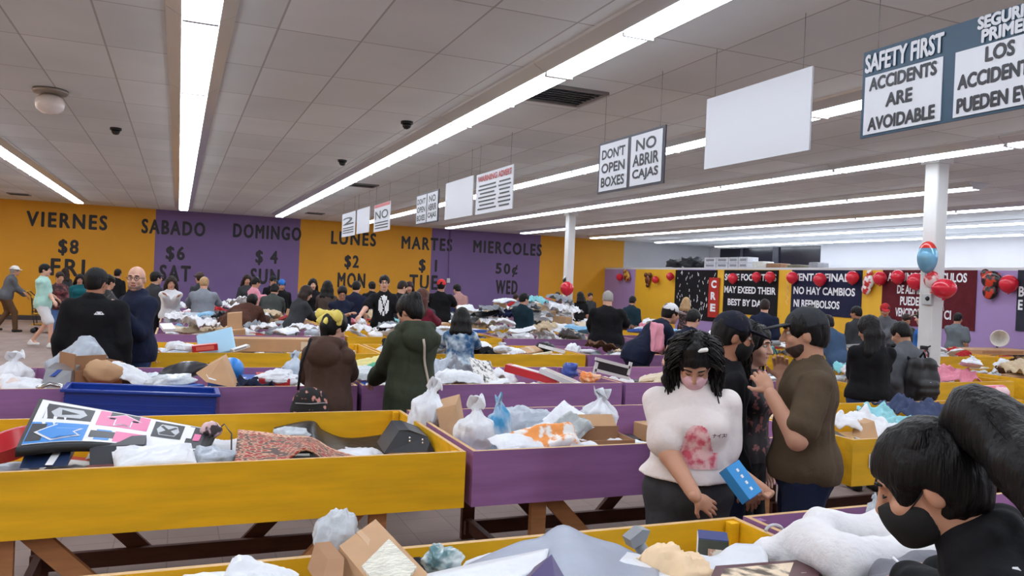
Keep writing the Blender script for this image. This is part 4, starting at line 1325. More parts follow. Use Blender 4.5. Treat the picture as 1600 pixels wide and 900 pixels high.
# -- fourth aisle
MRN = P_('person in maroon coat with long reddish brown hair', 658, 456, 10.7, 24, 1.58, (W(630, 515, 11.2), W(690, 510, 11.2)), fem=True, look=(10, 20), top=('coat', MAROON), puff=.02, hem=.3, bottom=('trousers', BK), hair=('long', HAIR_R), hair_len=.34)
BBK = P_('broad person in black jacket with grey hair, back turned, in the middle of the floor', 950, 456, 10.65, 2, 1.66, (W(925, 520, 11.2), W(985, 520, 11.2)), build=1.42, look=(0, 24), top=('jacket', BK), puff=.026, hem=.1, bottom=('trousers', BK), hair=('buzz', HAIR_G), skin=SKIN_C)
P_('person in navy sweater standing before the black food banner', 1195, 471, 10.75, 6, 1.62, look=(0, 10), build=1.15, top=('sweater', NV), puff=.012, hem=.05, bottom=('trousers', BK), hair=('short', HAIR_D), skin=SKIN_C)
P_('person in red cap and grey jacket facing the viewer before the maroon banner', 1383, 476, 10.6, 176, 1.63, (W(1366, 540, 10.4), W(1400, 540, 10.4)), look=(0, 16), top=('jacket', GREYJ), puff=.015, collar=True, bottom=('trousers', BK), hair=('short', HAIR_K), hat=('cap', REDC), facial=True, skin=SKIN_A)
P_('person in grey T-shirt turned away to the right of the near post', 1496, 491, 10.9, 28, 1.50, (W(1520, 555, 11.3), None), build=1.2, look=(0, 12), top=('shirt', fab('washed grey cloth', (104, 112, 118))), sleeve='short', puff=.014, hem=.05, bottom=('trousers', BK), hair=('short', HAIR_K))
P_('person with dark hair looking over the shoulder left of the red cap', 1340, 482, 10.5, -30, 1.56, look=(-30, 8), top=('shirt', DKGREY), bottom=('trousers', BK), hair=('short', HAIR_K), skin=SKIN_B)
P_('person in olive jacket right of the red cap, head lowered', 1414, 500, 10.7, 150, 1.46, look=(0, 30), top=('jacket', fab('dull olive cloth', (62, 64, 52))), puff=.012, bottom=('trousers', BK), hair=('short', HAIR_D))
P_('person in dark teal jacket by the lilac end of the partition', 988, 464, 15.55, 24, 1.53, (W(1000, 500, 16.2), None), look=(0, 14), top=('jacket', DKTEAL), puff=.02, hem=.06, bottom=('trousers', BK), hair=('short', HAIR_K))
P_('blond person in dark shirt in front of the starry black curtain', 1072, 463, 15.6, 14, 1.54, (W(1095, 505, 16.0), None), fem=True, look=(10, 10), top=('shirt', FLORAL), bottom=('trousers', BK), hair=('long', HAIR_B), hair_len=.2)
# -- crowd under the mural
HLM = P_('tall person with glasses in black T-shirt with large white print', 601, 430, 13.05, 178, 1.75, (W(630, 508, 12.7), W(556, 502, 12.6)), look=(0, 4), top=('shirt', BK), sleeve='short', puff=.01, hem=.06, bottom=('trousers', DKDENIM), hair=('short', HAIR_K), facial=True, glasses=True, skin=SKIN_C, res=.02)
P_('person in brown fur coat bent low over a purple bin', 374, 452, 13.15, 30, 1.66, (W(352, 500, 13.62), W(415, 498, 13.62)), lean=58, build=1.35, look=(0, -20), top=('fur_coat', FURB), puff=.035, hem=.18, bottom=('trousers', BK), hair=('short', HAIR_K))
P_('person with long dark hair in charcoal jacket reaching right into goods', 462, 445, 13.1, 58, 1.58, (W(505, 500, 13.8), W(500, 505, 13.5)), fem=True, lean=20, look=(8, 22), top=('jacket', DKGREY), puff=.02, hem=.1, bottom=('trousers', BK), hair=('long', HAIR_D), hair_len=.36, facial=True, skin=SKIN_C)
P_('person in dark grey jacket left of the long-haired woman', 424, 446, 15.45, 18, 1.56, (W(410, 490, 16.1), W(440, 490, 16.1)), lean=22, build=1.15, look=(0, 20), top=('jacket', fab('grey green jacket', (70, 74, 72))), puff=.024, hem=.1, bottom=('trousers', BK), hair=('short', HAIR_K), hat=('beanie', mat('black beanie', (24, 24, 28), .9)))
P_('person wearing a bright blue beanie', 440, 440, 18.05, 170, 1.57, look=(0, 24), top=('jacket', BK), puff=.015, bottom=('trousers', BK), hair=('short', HAIR_K), hat=('beanie', mat('blue beanie', (44, 112, 196), .9)))
P_('person in black cap and black jacket below SUN', 426, 434, 20.5, 150, 1.62, look=(0, 12), top=('jacket', BK), puff=.015, bottom=('trousers', BK), hair=('short', HAIR_K), hat=('cap', mat('black cap', (20, 20, 24), .8)))
P_('person with pink sleeves behind the brown fur coat', 398, 436, 18.05, 60, 1.60, (W(416, 464, 17.8), None), look=(0, 15), top=('shirt', PINKC), bottom=('trousers', BK), hair=('short', HAIR_K))
P_('person with dark hair and scarf just above the brown fur coat', 386, 432, 20.5, 170, 1.63, look=(0, 18), top=('jacket', DKGREY), bottom=('trousers', BK), hair=('long', HAIR_D), hair_len=.18, fem=True)
P_('smiling person with long dark hair in black, left of LUNES', 489, 437, 18.0, 172, 1.61, fem=True, look=(0, 10), top=('jacket', BK), puff=.01, bottom=('trousers', BK), hair=('long', HAIR_K), hair_len=.26, facial=True, skin=SKIN_C)
P_('person with long black hair in brown jacket, back turned, under LUNES', 512, 438, 15.4, 6, 1.60, (W(500, 490, 16), None), fem=True, look=(0, 8), top=('jacket', fab('taupe jacket', (78, 66, 60))), puff=.02, hem=.1, bottom=('trousers', BK), hair=('long', HAIR_K), hair_len=.26)
P_('person with glasses in navy shirt looking down, below MON', 535, 444, 13.2, 176, 1.55, (W(525, 492, 12.9), W(548, 490, 12.9)), look=(0, 30), top=('shirt', NV), sleeve='short', puff=.01, bottom=('trousers', BK), hair=('short', HAIR_K), facial=True, glasses=True)
P_('person in navy T-shirt with back turned, below MON', 557, 439, 15.3, 16, 1.62, (W(575, 490, 15.8), None), look=(0, 10), top=('shirt', NV), sleeve='short', puff=.012, bottom=('trousers', BK), hair=('short', HAIR_K), skin=SKIN_C)
P_('person in black cap with white mark, partly behind the tall man', 582, 441, 18.0, -14, 1.60, look=(0, 12), build=1.2, top=('jacket', BK), puff=.015, bottom=('trousers', BK), hair=('short', HAIR_K), hat=('backcap', mat('black cap', (20, 20, 24), .8)))
P_('brown-haired person in dark shirt seen in profile, right of the tall man', 627, 438, 15.4, 60, 1.66, look=(0, 18), build=1.15, top=('shirt', BK), bottom=('trousers', BK), hair=('short', HAIR_D), facial=True, skin=SKIN_C)
P_('person with headband facing the viewer, above the maroon coat', 640, 440, 18.0, 176, 1.63, fem=True, look=(0, 10), top=('jacket', BK), bottom=('trousers', BK), hair=('long', HAIR_D), hair_len=.2, hat=('beanie', mat('dark headwear', (60, 40, 50), .9)), facial=True, skin=SKIN_C)
P_('dark-haired child looking down beside the maroon coat', 664, 455, 13.2, 178, 1.46, look=(0, 28), top=('jacket', DKGREY), bottom=('trousers', BK), hair=('short', HAIR_D), facial=True, skin=SKIN_C)
P_('person in red beanie and black shirt, back turned, by MARTES', 690, 434, 15.4, 12, 1.72, (W(660, 490, 15.9), W(718, 488, 15.9)), build=1.25, top=('shirt', BK), sleeve='short', puff=.016, hem=.08, bottom=('trousers', BK), hair=('short', HAIR_K), hat=('beanie', mat('red beanie', (214, 48, 48), .9)))
P_('person in dusty pink shirt stooping under MARTES', 724, 440, 18.0, -38, 1.70, (W(708, 482, 18.4), None), lean=24, look=(0, 12), build=1.1, top=('shirt', DUSTY), puff=.012, hem=.08, bottom=('trousers', BK), hair=('short', HAIR_K), skin=SKIN_C)
P_('small person in sleeveless red shirt below WED', 803, 457, 20.6, 40, 1.42, (W(785, 478, 20.9), None), lean=10, look=(0, 14), top=('shirt', REDC), sleeve='short', bottom=('trousers', BK), hair=('short', HAIR_D))
P_('person in dark teal jacket sorting goods below WED', 818, 455, 13.2, 30, 1.54, (W(840, 495, 13.8), None), look=(24, 10), top=('jacket', DKTEAL), puff=.022, hem=.08, bottom=('trousers', BK), hair=('short', HAIR_K), skin=SKIN_C)
P_('person in dark shirt leaning left of the far post', 876, 453, 20.6, -40, 1.52, (W(860, 480, 20.8), None), lean=12, look=(0, 14), top=('shirt', CAMO), bottom=('trousers', BK), hair=('short', HAIR_D))
P_('person in black top with pale arm, right of the far post', 908, 455, 18.05, -20, 1.55, (W(898, 492, 18.4), None), fem=True, look=(-10, 16), top=('shirt', BK), sleeve='short', bottom=('trousers', BK), hair=('long', HAIR_K), hair_len=.16)
P_('person with brown hair behind the broad black jacket', 922, 458, 20.6, 160, 1.52, look=(0, 10), top=('shirt', DKGREY), bottom=('trousers', BK), hair=('short', HAIR_D))
# -- left walkway
HAT = P_('person in white hat, grey shirt and brown trousers pushing a cart at the left edge', 12, 414, 22.4, 84, 1.64, (W(42, 462, 22.2), W(44, 466, 22.6)), lean=16, look=(0, 6), build=1.1, top=('shirt', GREYJ), puff=.02, hem=.06, bottom=('trousers', BROWNT), hair=('short', HAIR_G), hat=('brim', fab('white hat', (220, 218, 212))), walk=.2)
WLK = P_('person in mint T-shirt, white shorts and white sneakers walking', 69, 412, 18.4, 112, 1.69, (W(84, 470, 18.2), W(88, 466, 18.6)), look=(-4, 4), top=('shirt', MINT), sleeve='short', puff=.012, hem=.08, bottom=('shorts', WHITEC), legs='shorts', shoes=mat('white sneaker', (226, 226, 226), .5), hair=('short', HAIR_K), facial=True, skin=SKIN_C, walk=.22, res=.02)
P_('person in dark red patterned top and jeans behind the walker', 93, 425, 19.0, 160, 1.54, (W(106, 468, 18.8), W(100, 470, 18.8)), fem=True, look=(0, 16), top=('shirt', CAMO), hem=.06, bottom=('jeans', fab('light denim', (86, 118, 170))), hair=('short', HAIR_D), shoes=SHOE_D)
P_('person with long dark hair by the FRI lettering', 102, 424, 25.0, 20, 1.58, fem=True, top=('jacket', DKGREY), bottom=('trousers', BK), hair=('long', HAIR_D), hair_len=.3)
P_('person in teal top facing the viewer left of the black jacket', 125, 428, 20.0, 178, 1.49, fem=True, build=1.15, look=(0, 16), top=('shirt', TEALC), puff=.012, bottom=('trousers', BK), hair=('long', HAIR_K), hair_len=.12, facial=True)
P_('person in black shirt near the yellow FRI wall, back turned', 184, 420, 22.8, 30, 1.63, top=('shirt', BK), hem=.05, bottom=('trousers', CHAR), hair=('short', HAIR_K))
P_('person in black dotted dress stretching an arm between the two jackets', 168, 428, 14.0, 56, 1.57, (None, W(190, 468, 13.8)), fem=True, look=(0, 10), top=('dress', two_tone('black dots', (24, 22, 26), (120, 120, 120), 40, .6, .66)), sleeve='short', hem=.3, bottom=('trousers', BK), hair=('short', HAIR_K))
P_('person in dark cap and grey jacket behind the bald man', 243, 424, 16.0, 60, 1.64, top=('jacket', DKGREY), puff=.02, bottom=('trousers', BK), hair=('short', HAIR_K), hat=('cap', mat('black cap', (20, 20, 24), .8)), skin=SKIN_C)
P_('person with long dark hair in white jacket holding goods, below SAT', 268, 430, 15.5, 178, 1.57, (W(258, 462, 15.2), W(278, 464, 15.2)), fem=True, look=(0, 16), top=('jacket', WHITEC), puff=.02, bottom=('trousers', BK), hair=('long', HAIR_D), hair_len=.3, facial=True, skin=SKIN_A)
P_('person in grey sweater with blond hair, back turned, between SAT and SUN', 319, 431, 15.45, 8, 1.58, (W(295, 478, 16), W(345, 478, 16)), build=1.25, look=(0, 18), top=('sweater', GREYS), puff=.02, hem=.04, bottom=('trousers', BK), hair=('short', HAIR_B), skin=SKIN_C)
P_('person in dark cap beyond the grey sweater', 313, 425, 18.05, -30, 1.65, top=('jacket', DKGREY), bottom=('trousers', BK), hair=('short', HAIR_D), hat=('cap', mat('brown cap', (74, 54, 48), .8)))
# ------------------------------------------------------------------ goods placed one by one
def sheet(name, label, cat, rows, mt, thick=.012, down=(0, 0, -1), n=5, wr=0.0, wf=20, seed=0, parent=None):
    """a cloth or panel through rows of points, smoothed between them and given thickness"""
    A = np.array([[list(p) for p in r] for r in rows], float)

    def up(A):
        k, m_ = A.shape[0], A.shape[1]
        out = []
        for i in range(k-1):
            p0, p1, p2, p3 = A[max(i-1, 0)], A[i], A[i+1], A[min(i+2, k-1)]
            for t in np.arange(n)/n:
                out.append(.5*((2*p1)+(-p0+p2)*t+(2*p0-5*p1+4*p2-p3)*t*t+(-p0+3*p1-3*p2+p3)*t**3))
        out.append(A[-1])
        return np.array(out)
    A = up(A); A = up(A.transpose(1, 0, 2)).transpose(1, 0, 2)
    if wr: A = A+np.array([.3, .3, 1.0])*wr*wob(A, wf, True, seed)[..., None]
    c = A.reshape(-1, 3).mean(0)
    dn = np.array(down, float)*thick
    nx, ny = A.shape[:2]; o = nx*ny; F = []
    V = np.concatenate([A.reshape(-1, 3), (A+dn).reshape(-1, 3)])-c
    du = A[1, 0]-A[0, 0]; dv = A[0, 1]-A[0, 0]; flip = np.cross(du, dv) @ dn > 0
    for i in range(nx-1):
        for j in range(ny-1):
            a, b, c_, e = i*ny+j, (i+1)*ny+j, (i+1)*ny+j+1, i*ny+j+1
            F += [(a, b, c_, e), (a+o, e+o, c_+o, b+o)]
    ring = [i*ny for i in range(nx)]+[(nx-1)*ny+j for j in range(1, ny)]+[i*ny+ny-1 for i in range(nx-2, -1, -1)]+[j for j in range(ny-2, 0, -1)]
    for a, b in zip(ring, ring[1:]+ring[:1]): F.append((a, a+o, b+o, b))
    if flip: F = [q[::-1] for q in F]
    ob = mesh_obj(name, V, F, mt, parent, loc=Vector(c))
    if parent is None: tag(ob, label, cat)
    return ob


def slab(name, label, cat, pts, off, mt, parent=None):
    c = sum((Vector(p) for p in pts), Vector())/len(pts)
    pc = parent.location if parent is not None else Vector()
    o = MB().prism([Vector(p)-c for p in pts], off).build(name, mt, parent, loc=c-pc)
    if parent is None: tag(o, label, cat)
    return o


def quad_on(o, name, pts, mt, lift=.002):
    """a thin printed patch lying on one face (a child of its thing)"""
    P = [Vector(p) for p in pts]
    n = (P[1]-P[0]).cross(P[2]-P[1]).normalized()
    if n.dot(Vector((0, 0, CAM_H))-P[0]) < 0: n = -n
    b = MB().prism([p+n*lift-o.location for p in P], -n*(lift*.9))
    return b.build(name, mt, o)


def obj_at(name, label, cat, VF, mt, loc, rot=(0, 0, 0), sc_=1.0, smooth=True):
    V, F = VF
    o = mesh_obj(name, V, F, mt, smooth=smooth)
    o.matrix_world = Matrix.Translation(loc) @ Euler(rot).to_matrix().to_4x4() @ Matrix.Diagonal((*(sc_ if isinstance(sc_, (tuple, list)) else (sc_,)*3), 1))
    return tag(o, label, cat)


def mat4(T_): return [T_[i] for i in range(4)]


# ---- second row, left: dance mat, rug, bags
bY = BIN[(1, -1.06)]
fill(bY, 'under the dance mat and rug', 24, ['poly_mailer', 'poly_mailer', 'flat_box', 'garment'], lim=.70, flat=True)
TL, TR, BR, BL = W(62, 622, 4.78), W(338, 672, 4.70), W(322, 699, 4.28), W(24, 702, 4.02)
bl = lambda u, v: (TL.lerp(TR, u)).lerp(BL.lerp(BR, u), v)+Vector((0, 0, .022*math.sin(u*5.2)*v))
matb = sheet('dance_mat', 'foam dance game mat with blue and pink arrows lying across the yellow bin', 'game mat', [[bl(u, v) for u in (0, .2, .4, .6, .8, 1)] for v in (0, .33, .66, 1)], mat('black foam', (26, 26, 30), .6), .035)


def on_mat(name, poly, mt, lift=.004):
    P = [bl(u, v) for u, v in poly]
    c = matb.location
    nn = (bl(1, 0)-bl(0, 0)).cross(bl(0, 0)-bl(0, 1)).normalized()
    nn = nn if nn.z > 0 else -nn
    # split into strips along u so the patch follows the wave
    bm = bmesh.new(); vs = [bm.verts.new(Vector((u, v, 0))) for u, v in poly]; bm.faces.new(vs); bmesh.ops.triangulate(bm, faces=bm.faces[:])
    for k in range(1, 20):
        g = bm.verts[:]+bm.edges[:]+bm.faces[:]
        bmesh.ops.bisect_plane(bm, geom=g, plane_co=(k/20, 0, 0), plane_no=(1, 0, 0))
    bm.verts.index_update()
    V = [bl(q.co.x, q.co.y)+nn*lift-c for q in bm.verts]; F = [[q.index for q in f.verts] for f in bm.faces]; bm.free()
    return mesh_obj(name, V, F, mt, matb, smooth=False)


WHT = mat('white mat print', (232, 232, 236), .5); BLU = mat('blue mat print', (52, 136, 214), .5); PNK = mat('pink mat print', (226, 112, 160), .5); DKP = mat('dark mat print', (44, 46, 52), .5); GLOW = mat('pale grey mat print', (190, 194, 200), .5)
R_ = lambda a, b, c, d: [(a, c), (b, c), (b, d), (a, d)]
on_mat('white_border', R_(.02, .95, .03, .95), WHT, .003)
on_mat('dark_square', R_(.06, .31, .10, .44), DKP); on_mat('square_glow', [(.12, .16), (.25, .16), (.28, .28), (.25, .39), (.12, .39), (.09, .28)], GLOW, .005); on_mat('triangle_sign', [(.14, .21), (.24, .28), (.15, .34)], DKP, .006)
on_mat('blue_panel', R_(.02, .31, .52, .94), BLU); on_mat('dark_square', R_(.025, .10, .56, .90), DKP, .005)
ARW = [(0, .5), (.42, 0), (.42, .26), (1, .26), (.84, .5), (1, .74), (.42, .74), (.42, 1)]
def arrow(u0, u1, v0, v1, w, rot=False): return [((u0+(u1-u0)*(y if rot else x)), (v0+(v1-v0)*(x if rot else y))) for x, y in [(.5+(a-.5)*w, .5+(b-.5)*w) for a, b in ARW]]
on_mat('arrow_outline', arrow(.05, .29, .55, .92, 1.0), WHT, .006); on_mat('blue_arrow', arrow(.05, .29, .55, .92, .86), BLU, .008)
on_mat('pink_panel', R_(.34, .62, .06, .50), PNK); on_mat('dark_square', R_(.40, .56, .06, .28), DKP, .005)
on_mat('arrow_outline', arrow(.38, .58, .08, .48, 1.0, True), WHT, .006); on_mat('pink_arrow', arrow(.38, .58, .08, .48, .86, True), PNK, .008)
on_mat('pink_panel', R_(.46, .62, .62, .92), PNK); on_mat('blue_panel', R_(.36, .44, .62, .90), BLU); on_mat('dark_square', R_(.33, .46, .66, .84), DKP, .0045)
on_mat('dark_square', R_(.65, .82, .10, .62), DKP); on_mat('square_glow', [(.69, .18), (.78, .18), (.80, .36), (.78, .54), (.69, .54), (.67, .36)], GLOW, .005)
on_mat('cross_sign', [(.70, .22), (.735, .33), (.77, .22), (.785, .25), (.75, .37), (.785, .49), (.77, .52), (.735, .41), (.70, .52), (.685, .49), (.72, .37), (.685, .25)], DKP, .006)
on_mat('dark_square', R_(.85, .95, .06, .90), DKP); on_mat('pink_button', R_(.89, .93, .35, .62), PNK, .006); on_mat('white_button', R_(.845, .88, .1, .55), WHT, .006)
MB().tube([q-matb.location for q in (bl(.98, .4), bl(1.0, .2)+Vector((.05, .02, .05)), bl(1, .5)+Vector((.10, 0, .03)), bl(1, .8)+Vector((.11, -.05, -.02)))], .004, 6).build('cable', BLACK_PAINT, matb)
# red persian rug
RUG = two_tone('red rug weave', (150, 40, 42), (206, 160, 130), 26, .36, .5, 'voronoi', cc=(92, 70, 66))
RUGE = two_tone('rug border', (160, 44, 48), (214, 176, 150), 60, .36, .5, 'voronoi')
rb = [(372, 672, 4.7), (412, 676, 4.68), (450, 681, 4.65), (487, 684, 4.6), (520, 702, 4.5), (566, 716, 4.4)]
rf = [(366, 726, 4.0), (405, 724, 4.0), (440, 722, 4.0), (478, 700, 4.0), (512, 722, 4.0), (560, 724, 4.0)]
rugo = sheet('rug', 'red patterned rug folded over itself in the yellow bin', 'rug', [[W(*p) for p in rb], [(W(*a).lerp(W(*b), .5)+Vector((0, 0, .012))) for a, b in zip(rb, rf)], [W(*p) for p in rf]], RUG, .012)
rim_ = [W(*p) for p in rb]; rim2 = [(W(*a).lerp(W(*b), .13)) for a, b in zip(rb, rf)]
sheet('border_strip', None, None, [[p+Vector((0, 0, .004)) for p in rim_], [p+Vector((0, 0, .006)) for p in rim2]], RUGE, .003, parent=rugo).location -= rugo.location
# black flaps of a soft case behind the rug
BLKV = mat('black vinyl', (24, 24, 28), .35, .1, 5, .2, 30)
sheet('soft_case', 'floppy black vinyl case standing open behind the rug', 'case', [[W(428, 668, 5.0), W(486, 657, 5.0), W(505, 672, 4.98), W(540, 684, 4.96), W(590, 680, 4.94), W(606, 675, 4.92)],
      [W(432, 690, 4.8), W(482, 675, 4.78), W(508, 690, 4.78), W(542, 700, 4.78), W(590, 694, 4.78), W(608, 688, 4.78)], [W(432, 712, 4.65), W(482, 706, 4.62), W(510, 706, 4.62), W(545, 712, 4.62), W(590, 708, 4.62), W(608, 705, 4.62)]], BLKV, .012)
cs = slab('hard_case', 'black hard case with silver studs at the right end of the yellow bin', 'case', [W(600, 708, 4.25), W(624, 672, 4.3), W(640, 672, 4.3), W(668, 682, 4.3), W(680, 706, 4.25)], (.03, .30, .0), mat('black leatherette', (36, 38, 46), .4, .05, 8))
for px, py in ((640, 684), (640, 689), (660, 687), (660, 692)): MB().lathe([(1e-3, 0), (.007, .0), (.005, .005), (1e-3, .006)], W(px, py, 4.262)-cs.location, Matrix.Rotation(PI/2, 3, 'X'), 10).build('stud', mat('silver stud', (220, 220, 224), .25, metal=.8), cs)
nb_ = slab('printed_box', 'navy printed box with white lettering under the dance mat', 'box', [W(30, 732, 4.0), W(105, 728, 4.0), W(112, 702, 4.15), W(40, 706, 4.15)], (0, .25, 0), mat('navy box print', (34, 50, 84), .4, .1, 20))
q = [W(70, 727, 4.0), W(82, 727, 4.0), W(98, 703, 4.14), W(86, 703, 4.14)]; quad_on(nb_, 'white_stripe', q, WHT)
sp = slab('shipping_carton', 'dark carton with a white barcode label beneath the dance mat', 'carton', [W(140, 727, 4.05), W(228, 722, 4.05), W(226, 694, 4.12), W(140, 698, 4.12)], (0, .22, 0), mat('dark printed carton', (40, 42, 50), .5))
quad_on(sp, 'label', [W(182, 722, 4.05), W(208, 721, 4.05), W(208, 697, 4.11), W(182, 698, 4.11)], WHT)
for i in range(7): quad_on(sp, 'barcode_bar', [W(185+3*i, 713, 4.07), W(186.4+3*i, 713, 4.07), W(186.4+3*i, 703, 4.095), W(185+3*i, 703, 4.095)], BLACK_PAINT, .004)
obj_at('poly_mailer', 'white padded envelope wedged in front of the dance mat', 'packet', shp_mailer(3, .34, .16, .03), POLYW, W(242, 716, 4.02), (.55, -.18, .1))
obj_at('plastic_bag', 'clear grey plastic bag between the dance mat and the rug', 'bag', shp_bag(5, (.13, .12, .06)), POLYG, W(330, 716, 4.15), (0, 0, .4))
obj_at('plastic_bag', 'crinkled clear bag lying on the black vinyl case', 'bag', shp_bag(9, (.12, .07, .035)), CLEARP, W(458, 677, 4.75), (.2, .1, .2))
obj_at('red_bowl', 'red plastic rim peeking out under the left end of the dance mat', 'bowl', (lambda m: (m.v, m.f))(MB().lathe([(.02, 0), (.09, .01), (.13, .08), (.14, .085), (.125, .08), (.085, .02), (.02, .012)], n=24)), mat('red plastic', (186, 36, 44), .3), W(22, 712, 4.3), (.2, -.3, 0))
obj_at('plush_toy', 'small pale pink and black plush toy at the right end of the dance mat', 'toy', shp_bag(2, (.06, .05, .05), amp=.12), two_tone('pink plush', (222, 188, 190), (60, 50, 54), 14, .5, .56), W(330, 672, 4.6))

# ---- blue basket hung on the rim of the purple bin
def basket(x0, x1, y0, y1, z0, z1, label):
    BLP = mat('blue plastic basket', (22, 58, 150), .35, .06, 8)
    t = thing('shopping_basket', label, 'basket', ((x0+x1)/2, (y0+y1)/2, z0))
    w, d, h = x1-x0, y1-y0, z1-z0
    for nm, c, s in (('side_wall', (0, -d/2, h/2), (w, .008, h)), ('side_wall', (0, d/2, h/2), (w, .008, h)), ('end_wall', (-w/2, 0, h/2), (.008, d, h)), ('end_wall', (w/2, 0, h/2), (.008, d, h))):
        b = MB().box(c, s)
        for k in range(4):
            zz = h*(.18+.19*k)
            if s[0] > .1: b.box((0, c[1]-math.copysign(.006, 1 if c[1] < 0 else -1), zz), (w*.96, .006, .012))
            else: b.box((c[0], 0, zz), (.014, d*.96, .012))
        b.build(nm, BLP, t)
    MB().box((0, 0, .004), (w, d, .008)).build('floor_grid', BLP, t)
    r = MB()
    for c, s in (((0, -d/2-.012, h), (w+.05, .034, .022)), ((0, d/2+.012, h), (w+.05, .034, .022)), ((-w/2-.012, 0, h), (.034, d+.05, .022)), ((w/2+.012, 0, h), (.034, d+.05, .022))): r.box(c, s, bev=.006)
    r.build('rim', BLP, t)
    return t


a_, b_ = W(104, 612, 6.1), W(334, 612, 6.1)
bk_ = basket(a_.x, b_.x, 5.93, 6.235, .665, .865, 'long blue plastic basket hanging at the rim of the purple bin behind the dance mat')
bk_.rotation_euler = (.0, .05, 0)

# ---- second row, purple: tied bags
bP = BIN[(1, 1.42)]
fill(bP, 'low among the tied bags in the purple bin', 26, ['poly_mailer', 'poly_mailer', 'flat_box', 'garment', 'carton'], lim=.76, flat=True)
bagd = shp_bag(4, (.155, .135, .17), True, 2); bagc = shp_bag(10, (.16, .13, .15), True, 2, .14); bage = shp_bag(7, (.13, .12, .2), True, 2)
obj_at('plastic_bag', 'grey white knotted carrier bag leaning over the corner of the yellow bin', 'bag', bagd, POLYW, W(668, 650, 4.75), (0, .25, .4), (.85, .85, 1.1))
cb = slab('cardboard_box', 'narrow kraft box between the knotted bag and the white bag', 'carton', [W(690, 688, 4.55), W(722, 690, 4.5), W(712, 632, 4.6), W(682, 640, 4.65)], (.10, .22, .03), KRAFT)
quad_on(cb, 'tape', [W(700, 689, 4.54), W(708, 689, 4.53), W(700, 635, 4.63), W(692, 637, 4.64)], TAPE)
obj_at('plastic_bag', 'white knotted bag holding a square box at the left of the purple bin', 'bag', bagc, POLYW, W(742, 676, 4.2), (0, 0, .2), (.82, .8, 1.0))
obj_at('plastic_bag', 'pale blue knotted bag beside the white box bag', 'bag', bage, two_tone('blue bag print', (60, 150, 200), (200, 214, 226), 5, .4, .6, rough=.3), W(778, 672, 4.3), (0, .12, 1.3), (.6, .72, .88))
obj_at('poly_mailer', 'grey crumpled mailer resting at the back of the purple bin', 'packet', shp_mailer(2, .42, .26, .06), POLYG, W(822, 662, 4.7), (.3, -.12, .1))
obj_at('poly_mailer', 'white flat mailer tilted upward in the middle of the purple bin', 'packet', shp_mailer(5, .44, .24, .03), POLYW, W(866, 666, 4.5), (.4, -.40, .3))
obj_at('poly_mailer', 'silver grey mailer lying on the white one in the purple bin', 'packet', shp_mailer(6, .36, .2, .04), mat('silver foil pack', (156, 160, 160), .3, .1, 6, .2, 20), W(880, 676, 4.35), (.35, -.25, .4))
obj_at('snack_pack', 'white packet with orange print lying at the front of the purple bin', 'packet', shp_mailer(1, .40, .2, .035), two_tone('orange print', (236, 150, 76), (236, 232, 228), 14, .46, .54), W(850, 690, 4.05), (.5, -.06, -.1))
obj_at('paper_sheet', 'white folded sheet in front of the orange packet', 'packet', shp_mailer(8, .34, .16, .02), POLYW, W(812, 697, 3.98), (.3, .1, .2))
obj_at('plastic_bag', 'large knotted white bag near the right end of the purple bin', 'bag', bagd, POLYW, W(935, 655, 4.6), (0, -.1, 2.2), (.9, .85, .95))
oc = thing('open_carton', 'open tan carton with raised flaps beside the white T-shirt', 'carton', W(938, 692, 4.25), -.1)
for nm, c, s in (('side', (0, .12, 0), (.34, .006, .16)), ('side', (0, -.12, -.02), (.34, .006, .12)), ('end', (-.17, 0, -.02), (.006, .24, .12)), ('end', (.17, 0, -.02), (.006, .24, .12)), ('bottom', (0, 0, -.075), (.34, .24, .006))): MB().box(c, s).build(nm, KRAFT2, oc)
MB().box((0, .17, .10), (.33, .11, .006), Matrix.Rotation(.7, 3, 'X')).build('flap', KRAFT, oc)

# ---- second row, right: clothes behind the ponytailed woman
bR = BIN[(1, 3.82)]
fill(bR, 'low in the yellow bin behind the ponytailed woman', 26, ['poly_mailer', 'garment', 'flat_box', 'carton'], lim=.73, flat=True)
clo = lambda s, w, d, a: shp_cloth(s, w, d, a, .05)
obj_at('garment', 'white cotton garment hanging toward the rim of the right yellow bin', 'clothing', clo(3, .55, .45, .05), WHITEC, W(1362, 662, 4.1), (.25, 0, .3))
obj_at('garment', 'aqua fleece garment draped beside the white cotton', 'clothing', clo(8, .42, .36, .06), fab('aqua fleece', (150, 206, 214)), W(1396, 655, 4.28), (.2, .3, -.4))
obj_at('garment', 'slate navy garment at the back of the right yellow bin', 'clothing', clo(5, .55, .4, .05), fab('slate navy cloth', (64, 74, 104)), W(1434, 634, 4.62), (.15, 0, .1))
slab('cardboard_box', 'small kraft box tucked under the aqua fleece', 'carton', [W(1346, 686, 3.9), W(1372, 685, 3.9), W(1366, 658, 3.98), (W(1350, 662, 3.98))], (.04, .12, 0), KRAFT)
pn = thing('paper_notice', 'white paper notice taped to the front of the right yellow bin', 'notice', W(1363, 720, 3.655))
MB().box((0, 0, 0), (.055, .003, .085)).build('sheet', mat('notice paper', (232, 226, 214), .7), pn); MB().box((0, -.002, .0), (.03, .002, .04)).build('print', mat('faint notice print', (206, 190, 170), .7), pn)
pk = obj_at('toy_package', 'clear package of pink rolled fabric on the right yellow bin', 'package', (lambda m: (m.v, m.f))(MB().tube([(-.21, 0, 0), (-.2, 0, 0), (-.17, 0, 0), (.17, 0, 0), (.2, 0, 0), (.21, 0, 0)], [.02, .05, .078, .078, .05, .02], 18)), two_tone('pink roll print', (220, 92, 116), (236, 200, 206), 9, .52, .6, rough=.3), W(1538, 617, 4.6), (0, -.06, -.25))
